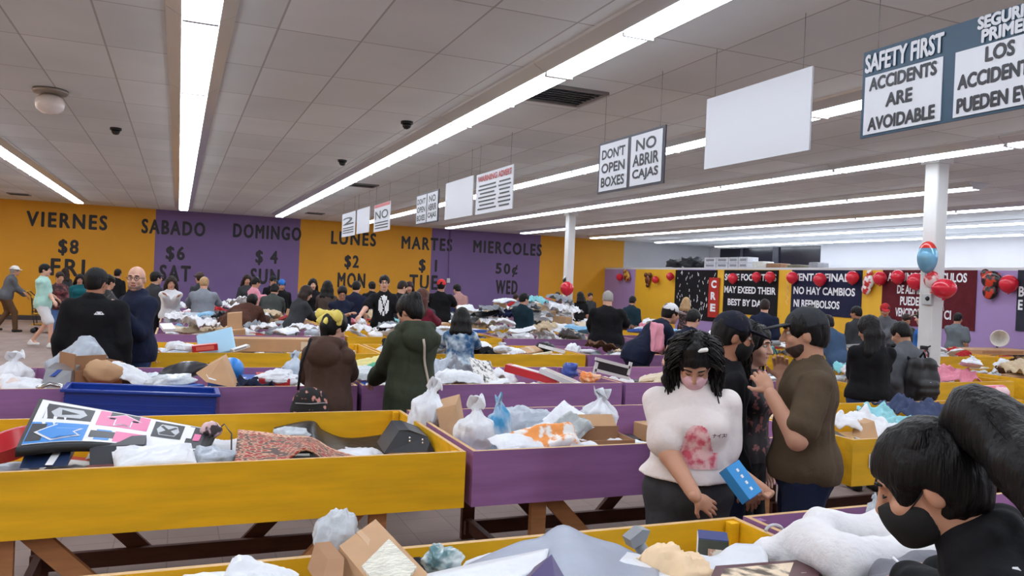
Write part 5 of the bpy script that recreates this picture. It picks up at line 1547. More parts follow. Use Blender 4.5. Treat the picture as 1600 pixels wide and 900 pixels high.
lv = slab('gift_box', 'lavender flat box with a cream panel on the right yellow bin', 'box', [W(1512, 672, 3.95), W(1612, 676, 3.95), W(1640, 648, 4.4), W(1530, 640, 4.5)], (0, 0, -.05), mat('lavender card', (150, 130, 176), .4))
quad_on(lv, 'cream_panel', [W(1535, 664, 4.08), W(1582, 667, 4.08), W(1592, 652, 4.33), W(1545, 648, 4.36)], mat('cream panel', (206, 192, 170), .5))
obj_at('detergent_pack', 'blue rounded pouch standing behind the lavender box', 'pouch', shp_bag(6, (.055, .035, .075), amp=.05), two_tone('blue pouch print', (50, 64, 150), (120, 140, 200), 14), W(1578, 634, 4.5))
obj_at('garment', 'white board-like towel at the back of the lavender box', 'clothing', shp_mailer(4, .2, .14, .04), WHITEC, W(1540, 636, 4.6), (.3, 0, 0))
# ---- nearest row, yellow bin
b0 = BIN[(0, -.44)]
fill(b0, 'buried low in the nearest yellow bin', 40, ['poly_mailer', 'poly_mailer', 'flat_box', 'garment', 'carton', 'plastic_bag'], lim=.84, flat=True)
ct = slab('shipping_carton', 'large tilted kraft carton with a clear packing pouch in the nearest yellow bin', 'carton', [W(530, 853, 2.16), W(587, 811, 2.34), W(672, 900, 1.84), W(612, 952, 1.66)], (-.01, .03, -.16), KRAFT)
fc = [W(530, 853, 2.16), W(587, 811, 2.34), W(672, 900, 1.84), W(612, 952, 1.66)]
fp = lambda u, v: fc[0].lerp(fc[1], u).lerp(fc[3].lerp(fc[2], u), v)
quad_on(ct, 'tape', [fp(.45, .0), fp(.57, .0), fp(.57, .3), fp(.45, .3)], mat('kraft tape', (196, 156, 116), .3), .002)
fc = [W(530, 853, 2.16), W(587, 811, 2.34), W(672, 900, 1.84), W(612, 952, 1.66)]
fp = lambda u, v: fc[0].lerp(fc[1], u).lerp(fc[3].lerp(fc[2], u), v)
quad_on(ct, 'packing_pouch', [fp(.04, .45), fp(.86, .38), fp(.88, .86), fp(.04, .95)], mat('clear pouch', (226, 222, 206), .12, .12, 14, .5, 60), .008)
obj_at('plastic_bag', 'crinkled clear bag standing at the back rim of the nearest yellow bin', 'bag', shp_bag(3, (.075, .07, .085), False, 2, .14), CLEARP, W(527, 836, 2.36), (0, .2, .3))
slab('cardboard_box', 'dark brown carton corner to the left of the tilted carton', 'carton', [W(500, 920, 1.95), W(535, 915, 1.9), W(538, 872, 2.06), W(512, 874, 2.1)], (0, .2, -.02), KRAFT2)
obj_at('poly_mailer', 'white padded envelope at the bottom left of the nearest yellow bin', 'packet', shp_mailer(3, .26, .16, .03), POLYW, W(408, 903, 1.95), (.3, .1, -.3), .62)
obj_at('plastic_bag', 'clear bag with teal contents right of the tilted carton', 'bag', shp_bag(8, (.07, .055, .045), False, 2), two_tone('teal in clear bag', (96, 132, 138), (200, 208, 206), 16, .42, .58, rough=.2), W(692, 876, 2.1), (.2, .1, .3))
GM = mat('grey mailer film', (150, 158, 176), .38, .07, 4, .2, 12)
sheet('poly_mailer', 'very large grey polythene mailer bag spread across the nearest yellow bin', 'packet', [[W(716, 885, 2.08), W(800, 850, 2.14), W(838, 842, 2.16), W(880, 817, 2.2), W(930, 838, 2.16), W(975, 855, 2.12), W(1026, 872, 2.08)],
      [W(690, 905, 1.85), W(790, 876, 1.92), W(850, 866, 1.94), W(888, 850, 1.96), W(940, 866, 1.92), W(985, 884, 1.9), W(1030, 892, 1.86)], [W(660, 950, 1.6), W(780, 940, 1.6), W(850, 930, 1.6), W(900, 915, 1.6), W(950, 925, 1.6), W(990, 940, 1.6), W(1030, 945, 1.6)]], GM, .01, wr=.006, wf=16)
sheet('paper_sheet', 'stiff white sheet lying over the left end of the grey mailer', 'sheet', [[W(668, 896, 1.84), W(740, 880, 1.9), W(800, 868, 1.93), W(858, 856, 1.96)], [W(650, 940, 1.55), W(730, 935, 1.58), W(790, 915, 1.64), W(850, 880, 1.76)]], POLYW, .012)
pb = slab('gift_box', 'dark purple box corner poking out under the white sheet', 'box', [W(806, 925, 1.55), W(862, 866, 1.66), W(884, 905, 1.6), W(872, 945, 1.5)], (0, .12, -.08), mat('violet card', (72, 58, 110), .35))
quad_on(pb, 'print_dots', [W(858, 892, 1.622), W(866, 884, 1.632), W(872, 893, 1.62), W(864, 900, 1.61)], mat('pale print', (200, 190, 220), .5))
brk = thing('clip_stand', 'grey plastic clip stand at the back of the nearest yellow bin', 'clip', W(1003, 852, 2.2))
GPL = mat('grey plastic', (140, 144, 150), .4)
MB().prism([(-.045, 0, .02), (.0, 0, .05), (.03, 0, .045), (.015, 0, .01), (-.03, 0, -.01)], (0, .05, 0)).build('jaw', GPL, brk)
MB().tube([(0, .025, .0), (.02, .02, -.03), (.06, .0, -.06), (.075, -.02, -.075)], [.02, .022, .02, .012], 10).build('arm', GPL, brk)
rb_ = thing('retail_box', 'small blue topped retail box in the right corner of the nearest yellow bin', 'box', W(1113, 860, 2.24), -.6)
MB().box((0, 0, 0), (.10, .10, .10), bev=.003).build('carton', mat('dark green print', (64, 66, 52), .4, .2, 30), rb_)
MB().box((0, 0, .051), (.098, .098, .003)).build('lid', mat('blue print', (44, 62, 120), .4), rb_)
MB().box((-.0505, 0, 0), (.002, .096, .096)).build('side_print', WHT, rb_); MB().box((.008, -.0508, -.01), (.05, .002, .06)).build('picture', two_tone('tan picture', (196, 150, 120), (236, 226, 210), 40), rb_)
obj_at('cushion', 'peach coloured soft parcel at the bottom of the nearest yellow bin', 'parcel', shp_mailer(2, .20, .17, .05), mat('peach cloth', (236, 204, 164), .6, .04), W(1062, 896, 1.92), (.35, .1, .2))
sheet('plastic_film', 'white plastic film bunched between the peach parcel and the puzzle box', 'film', [[W(980, 862, 2.00), W(1060, 866, 2.05), W(1110, 862, 2.05), W(1150, 846, 2.10), W(1196, 850, 2.10)], [W(960, 890, 1.85), W(1050, 880, 1.95), W(1110, 872, 1.98), W(1150, 866, 2.00), W(1200, 870, 2.00)], [W(960, 930, 1.70), W(1050, 925, 1.70), W(1110, 905, 1.80), W(1150, 890, 1.85), W(1200, 890, 1.85)]], POLYW, .008, wr=.012, wf=22)
pz = slab('puzzle_box', 'maroon edged puzzle box with a cream picture in front of the white clothes', 'puzzle box', [W(1118, 884, 1.86), W(1284, 872, 2.02), W(1270, 962, 1.52), W(1082, 968, 1.44)], (0, 0, -.05), mat('maroon card', (84, 38, 44), .4))
quad_on(pz, 'picture', [W(1132, 890, 1.835), W(1240, 880, 1.93), W(1215, 945, 1.58), W(1098, 955, 1.49)], two_tone('cream brown picture', (92, 78, 66), (230, 208, 180), 15, .42, .56, detail=5), .003)
put_text('lettering', 'Cami', W(1257, 893, 1.88)-Vector((0, 0, -.004)), .10, .03, W(1250, 945, 1.58)-W(1263, 880, 1.97), W(1284, 900, 1.86)-W(1240, 902, 1.82), WHT, pz, lift=.004)

# ---- nearest row, purple bin: white clothes
bW = BIN[(0, 2.06)]
fill(bW, 'low in the nearest purple bin', 26, ['poly_mailer', 'garment', 'flat_box', 'plastic_bag'], lim=.80, flat=True)


def pile(name, label, cat, prims, mt, res=.009, noise=(.016, 17, True), k=.05):
    sd = SDF()
    for p in prims:
        if len(p) == 3: sd.cap(p[0], p[1], p[2], p[2]*.8, k)
        else: sd.ell(p[0], p[1], None, k)
    v, q = sd.mesh(res, noise=noise)
    c = v.mean(0)
    o = mesh_obj(name, v-c, q, mt, loc=Vector(c))
    return tag(o, label, cat)


pile('hooded_sweatshirt', 'bulky white hooded sweatshirt heaped in front of the ponytailed woman', 'clothing', [(W(1300, 832, 2.05), W(1375, 835, 2.0), .075), (W(1375, 835, 2.0), W(1450, 850, 1.9), .055), (W(1270, 850, 2.0), W(1310, 880, 1.85), .07),
     (W(1310, 875, 1.85), W(1420, 866, 1.85), .055), (W(1250, 862, 2.05), W(1200, 868, 2.1), .035), (W(1440, 856, 1.88), W(1475, 862, 1.8), .04)], fab('white sweatshirt', (226, 224, 226), .9, .03, .3, 40), noise=(.018, 10, True))
pile('fleece_jacket', 'grey fleece jacket with a white drawcord below the white sweatshirt', 'clothing', [(W(1390, 905, 1.7), W(1440, 893, 1.72), .05), (W(1440, 895, 1.7), W(1475, 890, 1.7), .045), (W(1380, 935, 1.6), W(1450, 930, 1.6), .06)], fab('fleece grey', (120, 120, 128), .9), noise=(.01, 16, True))
tag(MB().tube([W(1396, 872, 1.72), W(1408, 884, 1.66), W(1422, 893, 1.62), W(1445, 904, 1.6)], .005, 7).build('drawcord', WHITEC), 'white cord lying on the grey fleece jacket', 'cord')
pile('white_blouse', 'thin white blouse spread left of the hooded sweatshirt', 'clothing', [(W(1190, 872, 2.15), W(1240, 852, 2.2), .03), (W(1215, 862, 2.12), W(1290, 860, 2.1), .04), (W(1160, 868, 2.16), W(1200, 876, 2.1), .022)], WHITEC, noise=(.01, 26, True))
pile('plastic_film', 'white plastic wrapping between the silver pouch and the black mask', 'film', [(W(1390, 812, 2.2), W(1440, 830, 2.1), .04), (W(1420, 806, 2.25), W(1450, 822, 2.15), .03)], POLYW, noise=(.014, 30, True))
obj_at('foil_pouch', 'silver foil pouch with a green band standing behind the white sweatshirt', 'pouch', shp_bag(4, (.042, .032, .075), amp=.12), two_tone('foil pouch print', (150, 160, 164), (214, 220, 222), 18, .4, .6, rough=.25), W(1386, 792, 2.28))
obj_at('plastic_bag', 'small clear bag left of the silver foil pouch', 'bag', shp_bag(1, (.03, .03, .055), True), CLEARP, W(1365, 800, 2.3))
obj_at('garment', 'dark green cloth with white band under the black face mask', 'clothing', shp_cloth(4, .22, .16, .02, .02), two_tone('green white print', (36, 92, 70), (216, 220, 216), 9, .5, .54), W(1462, 838, 1.95), (.3, -.2, .5))
tag(MB().tube([W(1200+14*math.cos(a)+10, 832-12*math.sin(a), 2.28) for a in np.linspace(.1, 3.0, 10)], .006, 7).build('wire_hoop', mat('grey wire loop', (190, 190, 196), .4)), 'thin grey wire hoop above the thin white blouse', 'hoop')

# ---- third row goods
b2 = BIN[(2, -1.10)]
for k_, n_ in (((2, -3.55), 16), ((2, -1.10), 16), ((2, 1.38), 16), ((2, 3.79), 16)):
    fill(BIN[k_], {-3.55: 'low in the third-row bin at the left edge', -1.10: 'low behind the blue basket', 1.38: 'low in the bin before the tie-dye shirt', 3.79: 'low in the purple bin behind the white T-shirt'}[k_[1]], n_, ['poly_mailer', 'flat_box', 'garment', 'plastic_bag'], lim=.84, flat=True)
obj_at('plastic_bag', 'white pointed carrier bag at the far left edge of the third row', 'bag', shp_bag(4, (.15, .12, .15), True, 2), POLYW, W(22, 590, 6.75), (0, 0, .5))
obj_at('plastic_bag', 'pinkish clear bag at the far left edge below the pointed bag', 'bag', shp_bag(6, (.16, .12, .07)), mat('pinkish film', (216, 196, 190), .3, .06), W(14, 604, 6.45))
obj_at('poly_mailer', 'white labelled mailer lying left of the silver appliance', 'packet', shp_mailer(3, .3, .22, .04), POLYW, W(38, 603, 6.45), (.35, 0, .3))
sa = slab('appliance', 'silver metal appliance box with a chrome bar, left of the blue basket', 'appliance', [W(62, 612, 6.42), W(108, 612, 6.42), W(112, 580, 6.5), W(72, 576, 6.5)], (.03, .22, .02), mat('brushed silver', (170, 172, 178), .3, .05, 5, metal=.7))
MB().tube([W(58, 606, 6.3)-sa.location, W(78, 600, 6.36)-sa.location, W(96, 603, 6.34)-sa.location, W(98, 618, 6.3)-sa.location], .016, 10).build('handle', mat('chrome', (200, 202, 206), .15, metal=.9), sa)
quad_on(sa, 'blue_label', [W(78, 588, 6.47), W(86, 588, 6.47), W(98, 578, 6.5), W(90, 578, 6.5)], mat('blue label', (50, 80, 160), .4), .004)
oc = thing('open_carton', 'open kraft carton with its side up behind the blue basket', 'carton', W(142, 585, 6.75), .5)
for c, s, nm in (((-.17, 0, .05), (.008, .26, .24), 'side'), ((.17, 0, 0), (.008, .26, .2), 'side'), ((0, .13, .02), (.34, .008, .22), 'end'), ((0, -.13, -.02), (.34, .008, .14), 'end'), ((0, 0, -.1), (.34, .26, .008), 'bottom')): MB().box(c, s).build(nm, KRAFT2, oc)
obj_at('bubble_mailer', 'crumpled tan padded envelope inside the open kraft carton', 'packet', shp_bag(5, (.15, .11, .10), amp=.14), KRAFT, W(160, 582, 6.6), (0, .1, .4))
obj_at('poly_mailer', 'light blue grey pillow mailer behind the open kraft carton', 'packet', shp_mailer(7, .42, .3, .07), POLYG, W(118, 565, 7.2), (.5, -.5, .2))
obj_at('poly_mailer', 'white printed mailer to the right of the open kraft carton', 'packet', shp_mailer(9, .34, .2, .04), POLYW, W(205, 588, 6.7), (.4, .3, .1))
shoe = obj_at('shoe_pack', 'black shoe sealed in clear plastic at the front of the third row', 'shoe', shp_bag(2, (.2, .09, .075), amp=.1), mat('black shoe leather', (44, 44, 50), .3, .2, 9), W(286, 580, 6.8), (0, -.22, .1))
obj_at('plastic_bag', 'clear plastic wrap crumpled under the black shoe', 'bag', shp_bag(9, (.2, .12, .06)), mat('milky film', (200, 206, 212), .2, .1, 9, .4, 30), W(268, 596, 6.55), (0, -.1, 0))
kb = slab('cardboard_box', 'kraft box tipped on its corner in front of the blue ball', 'carton', [W(322, 597, 6.55), W(366, 606, 6.5), W(347, 560, 6.7), W(306, 583, 6.7)], (.04, .16, .02), KRAFT)
quad_on(kb, 'label', [W(326, 592, 6.57), W(338, 595, 6.555), W(332, 582, 6.62), W(322, 585, 6.63)], WHT)
tag(mesh_obj('ball', sph(24, 16)[0]*.098, sph(24, 16)[1], mat('bright blue rubber', (48, 132, 216), .35), loc=W(362, 577, 6.95)), 'bright blue ball behind the tipped kraft box', 'ball')
obj_at('plastic_bag', 'white crumpled bag left of the brown jacket', 'bag', shp_bag(10, (.2, .14, .08), False, 2), POLYW, W(432, 592, 6.7))
obj_at('plastic_bag', 'clear blue tinted bag just left of the brown jacket shoulder', 'bag', shp_bag(3, (.09, .08, .11), True), mat('bluish film', (190, 204, 220), .25, .12, 9, .3, 30), W(460, 575, 6.8))
obj_at('garment', 'dark navy garment between the tipped kraft box and the white bag', 'clothing', clo(6, .3, .25, .04), NAVY, W(398, 597, 6.65))
obj_at('chair_pad', 'pale yellow and green folded pack between brown jacket and green parka', 'pack', shp_mailer(4, .42, .2, .05), two_tone('yellow green print', (220, 208, 140), (92, 176, 140), 4, .5, .53), W(576, 570, 6.7), (.5, -.35, -.1))
obj_at('poly_mailer', 'white bubble mailer below the yellow and green pack', 'packet', shp_mailer(2, .4, .2, .05), mat('bubble film', (206, 214, 218), .3, .05, 9, .4, 70), W(575, 590, 6.5), (.3, 0, 0))
obj_at('poly_mailer', 'grey mailer at the left of the tie-dye shirt, beside the parka', 'packet', shp_mailer(6, .22, .3, .05), POLYG, W(694, 580, 6.8), (.6, .1, .1))
obj_at('garment', 'grey sweatshirt sleeve draped across the third-row bin', 'clothing', clo(2, .42, .24, .05), fab('heather grey', (150, 152, 160)), W(722, 574, 6.9), (.2, .3, .2))
obj_at('newspaper', 'black and white printed sheet leaning below the tie-dye shirt', 'sheet', shp_mailer(5, .26, .3, .012), two_tone('newsprint', (60, 60, 62), (228, 226, 222), 24, .36, .5), W(756, 580, 6.75), (.8, .25, .3))
obj_at('poly_mailer', 'white mailer lying at the front left below the printed sheet', 'packet', shp_mailer(8, .42, .2, .05), POLYW, W(716, 594, 6.45), (.2, 0, 0))
def longbox(label, p0, p1, w_, h_, m1, m2):
    d = (p1-p0); R = d.to_track_quat('X', 'Z').to_matrix()
    t = thing('retail_box', label, 'box', (p0+p1)/2)
    MB().box((0, 0, 0), (d.length, w_, h_), R, bev=.004).build('carton', m1, t)
    MB().box((.01, 0, h_/2+.001), (d.length*.8, w_*.8, .003), R).build('printed_panel', m2, t)
    MB().box((0, -w_/2-.001, 0), (d.length*.7, .003, h_*.6), R).build('side_print', m2, t)
    return t
REDP = mat('glossy red card', (190, 36, 44), .3); GRYP = mat('grey white card', (206, 204, 206), .35)
longbox('long red and white box slanting in the bin right of the tie-dye shirt', W(792, 574, 6.95), W(872, 596, 6.6), .12, .07, REDP, GRYP)
longbox('long white box lying beside the red and white box', W(846, 578, 6.7), W(905, 603, 6.4), .10, .05, GRYP, mat('beige print', (176, 160, 150), .4))
obj_at('plastic_bag', 'royal blue plastic bag left of the orange bundle', 'bag', shp_bag(7, (.11, .09, .09), amp=.22), mat('royal blue film', (38, 66, 150), .3), W(890, 580, 6.8))
obj_at('net_bag', 'orange crumpled bundle in front of the royal blue bag', 'bag', shp_bag(5, (.13, .10, .06), amp=.3), two_tone('orange film', (230, 130, 60), (240, 190, 150), 14, .45, .6, rough=.3), W(920, 590, 6.6))
fr_ = thing('picture_frame', 'white and black plastic frame standing to the right of the orange bundle', 'frame', W(957, 576, 6.8))
for c, s in (((0, 0, .055), (.40, .02, .03)), ((0, 0, -.055), (.40, .02, .03)), ((-.19, 0, 0), (.03, .02, .13)), ((.19, 0, 0), (.03, .02, .13))): MB().box(c, s, Matrix.Rotation(.22, 3, 'Y')).build('frame_bar', GRYP, fr_)
MB().box((0, .004, 0), (.38, .012, .11), Matrix.Rotation(.22, 3, 'Y')).build('backing', BLACK_PAINT, fr_)
# fourth row left: long carton, blue tub, red pack
fill(BIN[(3, -.28)], 'low beside the long brown carton', 14, ['poly_mailer', 'flat_box', 'garment'], lim=.82, flat=True)
lc = thing('shipping_carton', 'very long brown carton lying across the yellow bin in the fourth row', 'carton', W(422, 538, 9.55), -.03)
MB().box((0, 0, 0), (1.02, .30, .15), bev=.008).build('carton_body', KRAFT, lc); MB().box((0, 0, .0755), (1.0, .05, .002)).build('tape', TAPE, lc); MB().box((.40, -.151, 0), (.14, .002, .09)).build('label', mat('beige label', (216, 196, 168), .5), lc)
slab('cardboard_box', 'upright kraft box flap behind the long brown carton', 'carton', [W(355, 522, 11.45), W(378, 522, 11.45), W(378, 488, 11.5), W(355, 490, 11.5)], (.02, .25, .0), KRAFT)
tb = thing('storage_tub', 'light blue plastic tub standing on edge left of the long carton', 'tub', W(338, 536, 9.25), -.35)
Rt = Matrix.Rotation(.95, 3, 'X') @ Matrix.Rotation(.35, 3, 'Z')
LB = mat('light blue plastic', (142, 194, 232), .35)
MB().box((0, 0, -.02), (.34, .26, .05), Rt, bev=.02).build('tub_body', LB, tb); MB().box(Rt @ Vector((0, 0, .012)), (.38, .30, .02), Rt, bev=.008).build('rim', mat('pale blue rim', (170, 214, 240), .35), tb)
longbox('red and white striped pack in front of the light blue tub', W(300, 545, 9.1), W(340, 541, 9.1), .14, .07, REDP, mat('coral print', (226, 110, 96), .4))
obj_at('poly_mailer', 'white packet left of the red striped pack', 'packet', shp_mailer(2, .3, .16, .05), POLYW, W(282, 545, 9.2), (.2, 0, .1))
longbox('thin white box leaning right of the light blue tub', W(362, 548, 9.05), W(388, 540, 9.1), .1, .03, GRYP, mat('grey print', (150, 150, 156), .5))
# filler for all other bins
WHERE = {(2, 6.24): 'in the bin left of the near white post', (2, 9.1): 'in the bin right of the near white post', (3, 2.19): 'in the bin beyond the tie-dye shirt', (3, 4.78): 'in the bin before the broad black jacket', (3, 7.24): 'in the bin below the food banner', (3, 9.7): 'in the bin beside the megaphone',
         (3, 12.3): 'in the bin under the megaphone', (4, -.25): 'under the brown fur coat', (4, 2.24): 'in the bin before the tall man', (4, 4.64): 'in the bin before the dark teal jacket', (4, 7.14): 'in the fifth-row bin by the yellow partition', (4, 9.7): 'in the fifth-row bin by the starry curtain',
         (5, -.25): 'in the bin below the white jacket', (5, 2.24): 'in the bin below the MON lettering', (5, 4.74): 'in the tall heap below the WED lettering', (5, 7.24): 'in the bin before the far post', (6, -.2): 'in the far bin below SUN', (6, 2.4): 'in the far bin below MON', (6, 4.9): 'in the far bin below WED',
         (6, 7.35): 'in the short bin at the far post', (7, -.2): 'in the last bin below SAT', (7, 4.9): 'in the last bin below MIERCOLES', (7, 7.5): 'in the last bin beyond the far post'}
for key, wh in WHERE.items():
    n_ = 9 if key == (3, 12.3) else 26 if key[0] <= 3 else 25 if key[0] <= 5 else 15
    if key == (5, 4.74): fill(BIN[key], 'heaped '+wh, 30, ['garment']*6+['poly_mailer']*4+['carton', 'flat_box'], centre=(6.4, 14.3), flat=True)
    else: fill(BIN[key], 'heaped '+wh, n_, tilt=.22, size=.82 if key[0] <= 5 else 1.0)

# ---- megaphone, extinguisher, post fittings
mg = thing('megaphone', 'white megaphone with an orange back lying at the right edge', 'megaphone', W(1562, 529, 9.6), .75)
longbox('flat brown carton under the megaphone', W(1500, 548, 9.6), W(1590, 549, 9.45), .5, .08, KRAFT, KRAFT2)
RM = Matrix.Rotation(PI/2-.15, 3, 'Y')
MB().lathe([(1e-3, .19), (.045, .185), (.068, .13), (.108, .05), (.135, .006), (.145, 0), (.15, .01), (.12, .05), (.075, .14), (.05, .22), (1e-3, .22)], (0, 0, 0), RM, 28).build('horn', mat('white megaphone plastic', (224, 222, 216), .35), mg)
MB().lathe([(1e-3, .20), (.075, .21), (.085, .25), (.08, .34), (.05, .37), (1e-3, .37)], (0, 0, 0), RM, 22).build('body', two_tone('orange megaphone', (226, 110, 50), (120, 60, 40), 9, .5, .7), mg)
MB().tube([(.24, 0, -.07), (.26, 0, -.13), (.27, 0, -.2)], .018, 10).build('handle', BLACK_PAINT, mg)
ex = thing('fire_extinguisher', 'red fire extinguisher strapped to the near white post', 'fire extinguisher', (8.64, 7.22, .62))
MB().lathe([(1e-3, 0), (.065, .005), (.07, .03), (.07, .34), (.05, .41), (.022, .44), (.022, .47), (1e-3, .47)], n=20).build('cylinder', mat('extinguisher red', (178, 30, 34), .3), ex)
MB().box((0, 0, .50), (.04, .10, .05), bev=.01).tube([(0, -.03, .50), (0, -.09, .53)], .01).build('valve', BLACK_PAINT, ex); MB().tube([(0, -.03, .48), (-.03, -.09, .44), (-.03, -.09, .25), (-.02, -.08, .15)], .012).build('hose', BLACK_PAINT, ex)
MB().box((-.0705, 0, .2), (.004, .06, .12)).build('label', WHT, ex); MB().box((.07, 0, .25), (.05, .08, .06)).build('bracket', GPL, ex)
jb = thing('junction_box', 'grey junction box on the near white post under the red balloon', 'box', (8.70, 7.25, WX(1455, 468, 8.7).z))
MB().box((0, 0, 0), (.06, .14, .14), bev=.01).build('housing', mat('grey enamel', (186, 188, 190), .4), jb); MB().lathe([(1e-3, 0), (.03, 0), (.02, .02), (1e-3, .02)], (-.03, -.02, .01), Matrix.Rotation(-PI/2, 3, 'Y'), 14).build('dial', BLACK_PAINT, jb)
# cart at the far left
cart = thing('shopping_cart', 'yellow and black shopping cart pushed by the person in the white hat', 'cart', (W(78, 500, 22.3).x, 22.3, 0), 0)
YP = mat('yellow cart plastic', (214, 164, 40), .4); DM = mat('dark cart steel', (50, 48, 52), .4, metal=.5)
b = MB()
for i in range(7):
    z = .45+.07*i; b.tube([(-.35, -.25, z), (.42, -.25, z), (.42, .25, z), (-.35, .25, z), (-.35, -.25, z)], .008, 6)
for i in range(8): b.tube([(-.35+.11*i, -.25, .45), (-.35+.11*i, -.25, .88)], .006, 5).tube([(-.35+.11*i, .25, .45), (-.35+.11*i, .25, .88)], .006, 5)
b.build('basket', DM, cart)
MB().box((.03, 0, .45), (.78, .5, .03)).box((.03, -.26, .88), (.80, .03, .05)).box((.03, .26, .88), (.80, .03, .05)).box((.43, 0, .66), (.02, .5, .44)).build('basket_trim', YP, cart)
MB().box((.0, 0, .20), (.75, .42, .025)).build('lower_tray', YP, cart)
b = MB()
for s in (-1, 1): b.tube([(.40, s*.2, .12), (.30, s*.22, .2), (-.30, s*.22, .2), (-.38, s*.24, .9), (-.48, s*.24, 1.0)], .014, 7)
b.build('chassis', DM, cart); MB().tube([(-.48, -.26, 1.0), (-.48, .26, 1.0)], .018, 8).build('handle', YP, cart)
for sx in (-.32, .40):
    for s in (-1, 1): MB().lathe([(1e-3, -.02), (.055, -.02), (.062, 0), (.055, .02), (1e-3, .02)], (sx, s*.2, .062), Matrix.Rotation(PI/2, 3, 'X'), 14).build('wheel', BLACK_PAINT, cart)

# ---- banners along the partition
XB = XP-.012


def banner(label, p0, p1, ptop, pbot, mt, lines, ltop=None, ink=None):
    a, b = WX(p0, ptop, XB), WX(p1, ptop, XB); zt = (a.z+b.z)/2; zb = WX((p0+p1)/2, pbot, XB).z
    y0, y1 = a.y, b.y
    t = thing('banner', label, 'banner', (XB, (y0+y1)/2, zb))
    MB().box((0, 0, (zt-zb)/2), (.012, y0-y1, zt-zb)).build('cloth', mt, t)
    for (s, u0, u1, v) in lines:
        yc = y0+(y1-y0)*(u0+u1)/2; wv = (y0-y1)*(u1-u0)
        put_text('lettering', s, (XB-.008, yc, zt-v), wv, .20, (0, -1, 0), (0, 0, 1), ink or WHT, t, bold=.03)
    return t


BLK_B = fab('black banner cloth', (26, 24, 28)); NVY_B = fab('navy banner cloth', (36, 36, 62)); MRN_B = fab('maroon banner cloth', (92, 30, 38)); GRY_B = fab('charcoal banner cloth', (48, 50, 60))
banner('black banner reading SOME FOOD ITEMS MAY EXEED THEIR BEST BY DATE', 1132, 1217, 422, 492, BLK_B, [('SOME FOOD ITEMS', .02, .97, .21), ('MAY EXEED THEIR', .02, .97, .58), ('BEST BY DATE', .10, .86, .95)])
banner('navy banner reading VENTA FINAL NO HAY CAMBIOS NI REEMBOLSOS', 1238, 1348, 422, 494, NVY_B, [('VENTA', .03, .42, .19), ('FINAL Y', .50, .95, .19), ('NO HAY CAMBIOS', .04, .92, .54), ('NI REEMBOLSOS', .05, .72, .88)])
banner('maroon banner reading ALGUNOS ARTICULOS DE ALIMENTOS PUEDEN', 1380, 1527, 422, 512, MRN_B, [('ALGUNOS ARTICULOS', .06, .91, .16), ('DE ALIMENTOS', .18, .62, .44), ('PUEDEN', .22, .48, .70), ('VENCIDOS', .17, .44, .96), ('CI', .70, .77, .96)])
banner('charcoal banner with the letters B and E at the right edge', 1591, 1668, 422, 520, GRY_B, [('B', .04, .16, .42), ('E', .04, .14, .68), ('PRECIO', .26, .9, .42), ('FINAL', .26, .8, .68)][:2])
st = banner('dark curtain with small white streaks beside the yellow partition panel', 1056, 1121, 422, 500, BLK_B, [])
r2 = random.Random(3); a, b_ = WX(1056, 422, XB), WX(1121, 422, XB)
sk = MB(); hz_ = a.z-st.location.z
for i in range(70):
    yy, zz = r2.uniform(-.46, .46)*(a.y-b_.y), r2.uniform(.05, hz_-.05); ln = r2.uniform(.04, .12)
    sk.box((-.009, yy, zz), (.003, .022, ln), Matrix.Rotation(r2.uniform(-.5, .5), 3, 'X'))
sk.build('streak_print', WHT, st)
a, b_ = WX(1108, 440, XB-.03), WX(1124, 440, XB-.03); zb = WX(1115, 496, XB-.03).z
t = thing('hanging_strip', 'red vertical strip with white letters between curtain and first banner', 'sign', (XB-.03, (a.y+b_.y)/2, zb))
MB().box((0, 0, (2.12-zb)/2), (.012, a.y-b_.y, 2.12-zb)).build('cloth', fab('red strip cloth', (176, 52, 44)), t)
for i, ch in enumerate('CRE'): put_text('lettering', ch, (XB-.038, t.location.y, 1.92-.36*i), .26, .24, (0, -1, 0), (0, 0, 1), WHT, t, bold=.05)

# ---- balloons
RB = mat('red balloon rubber', (206, 36, 56), .22, .03, 3); 


def balloon(label, P, r, mt, cat='balloon', squash=1.06, tail=True):
    t = thing('balloon', label, cat, P)
    v, f = sph(26, 18); v = v*r; v[:, 2] *= squash
    lowz = v[:, 2] < 0; v[lowz, :2] *= (1+.12*v[lowz, 2:3]/r)
    mesh_obj('envelope', v, f, mt, t)
    MB().lathe([(1e-3, .02), (.008, .015), (.022, -.014), (.015, -.018), (1e-3, -.014)], (0, 0, -r*squash), None, 10).build('knot', mt, t)
    if tail: MB().tube([(0, 0, -r*squash), (.01, .01, -r*squash-.08), (0, -.01, -r*squash-.15)], .003, 5).build('ribbon', WHT, t)
    return t


XQ = XB-.13
reds = [(968, 433, .15, 'beside the gold foil balloon on the lilac wall'), (1024, 437, .14, 'left of two on the yellow panel'), (1047, 432, .15, 'at the top corner of the dark curtain'), (1145, 435, .17, 'over the O of SOME'), (1182, 433, .16, 'over the word FOOD'), (1203, 433, .17, 'over the word ITEMS'),
        (1238, 434, .18, 'on the yellow gap between the two dark banners'), (1281, 437, .19, 'between VENTA and FINAL'), (1332, 434, .18, 'at the right top corner of the navy banner'), (1375, 435, .18, 'on the yellow gap left of the maroon banner'), (1403, 433, .18, 'over the word ALGUNOS'), (1431, 440, .21, 'left of the near post on the maroon banner'), (1576, 444, .20, 'on the lilac wall at the right edge')]
for px, py, r_, wh in reds: balloon('red balloon '+wh, WX(px, py, XQ), r_*.86, RB, tail=False)
FOIL = lambda n, a, b: two_tone(n, a, b, 7, .46, .56, rough=.22)
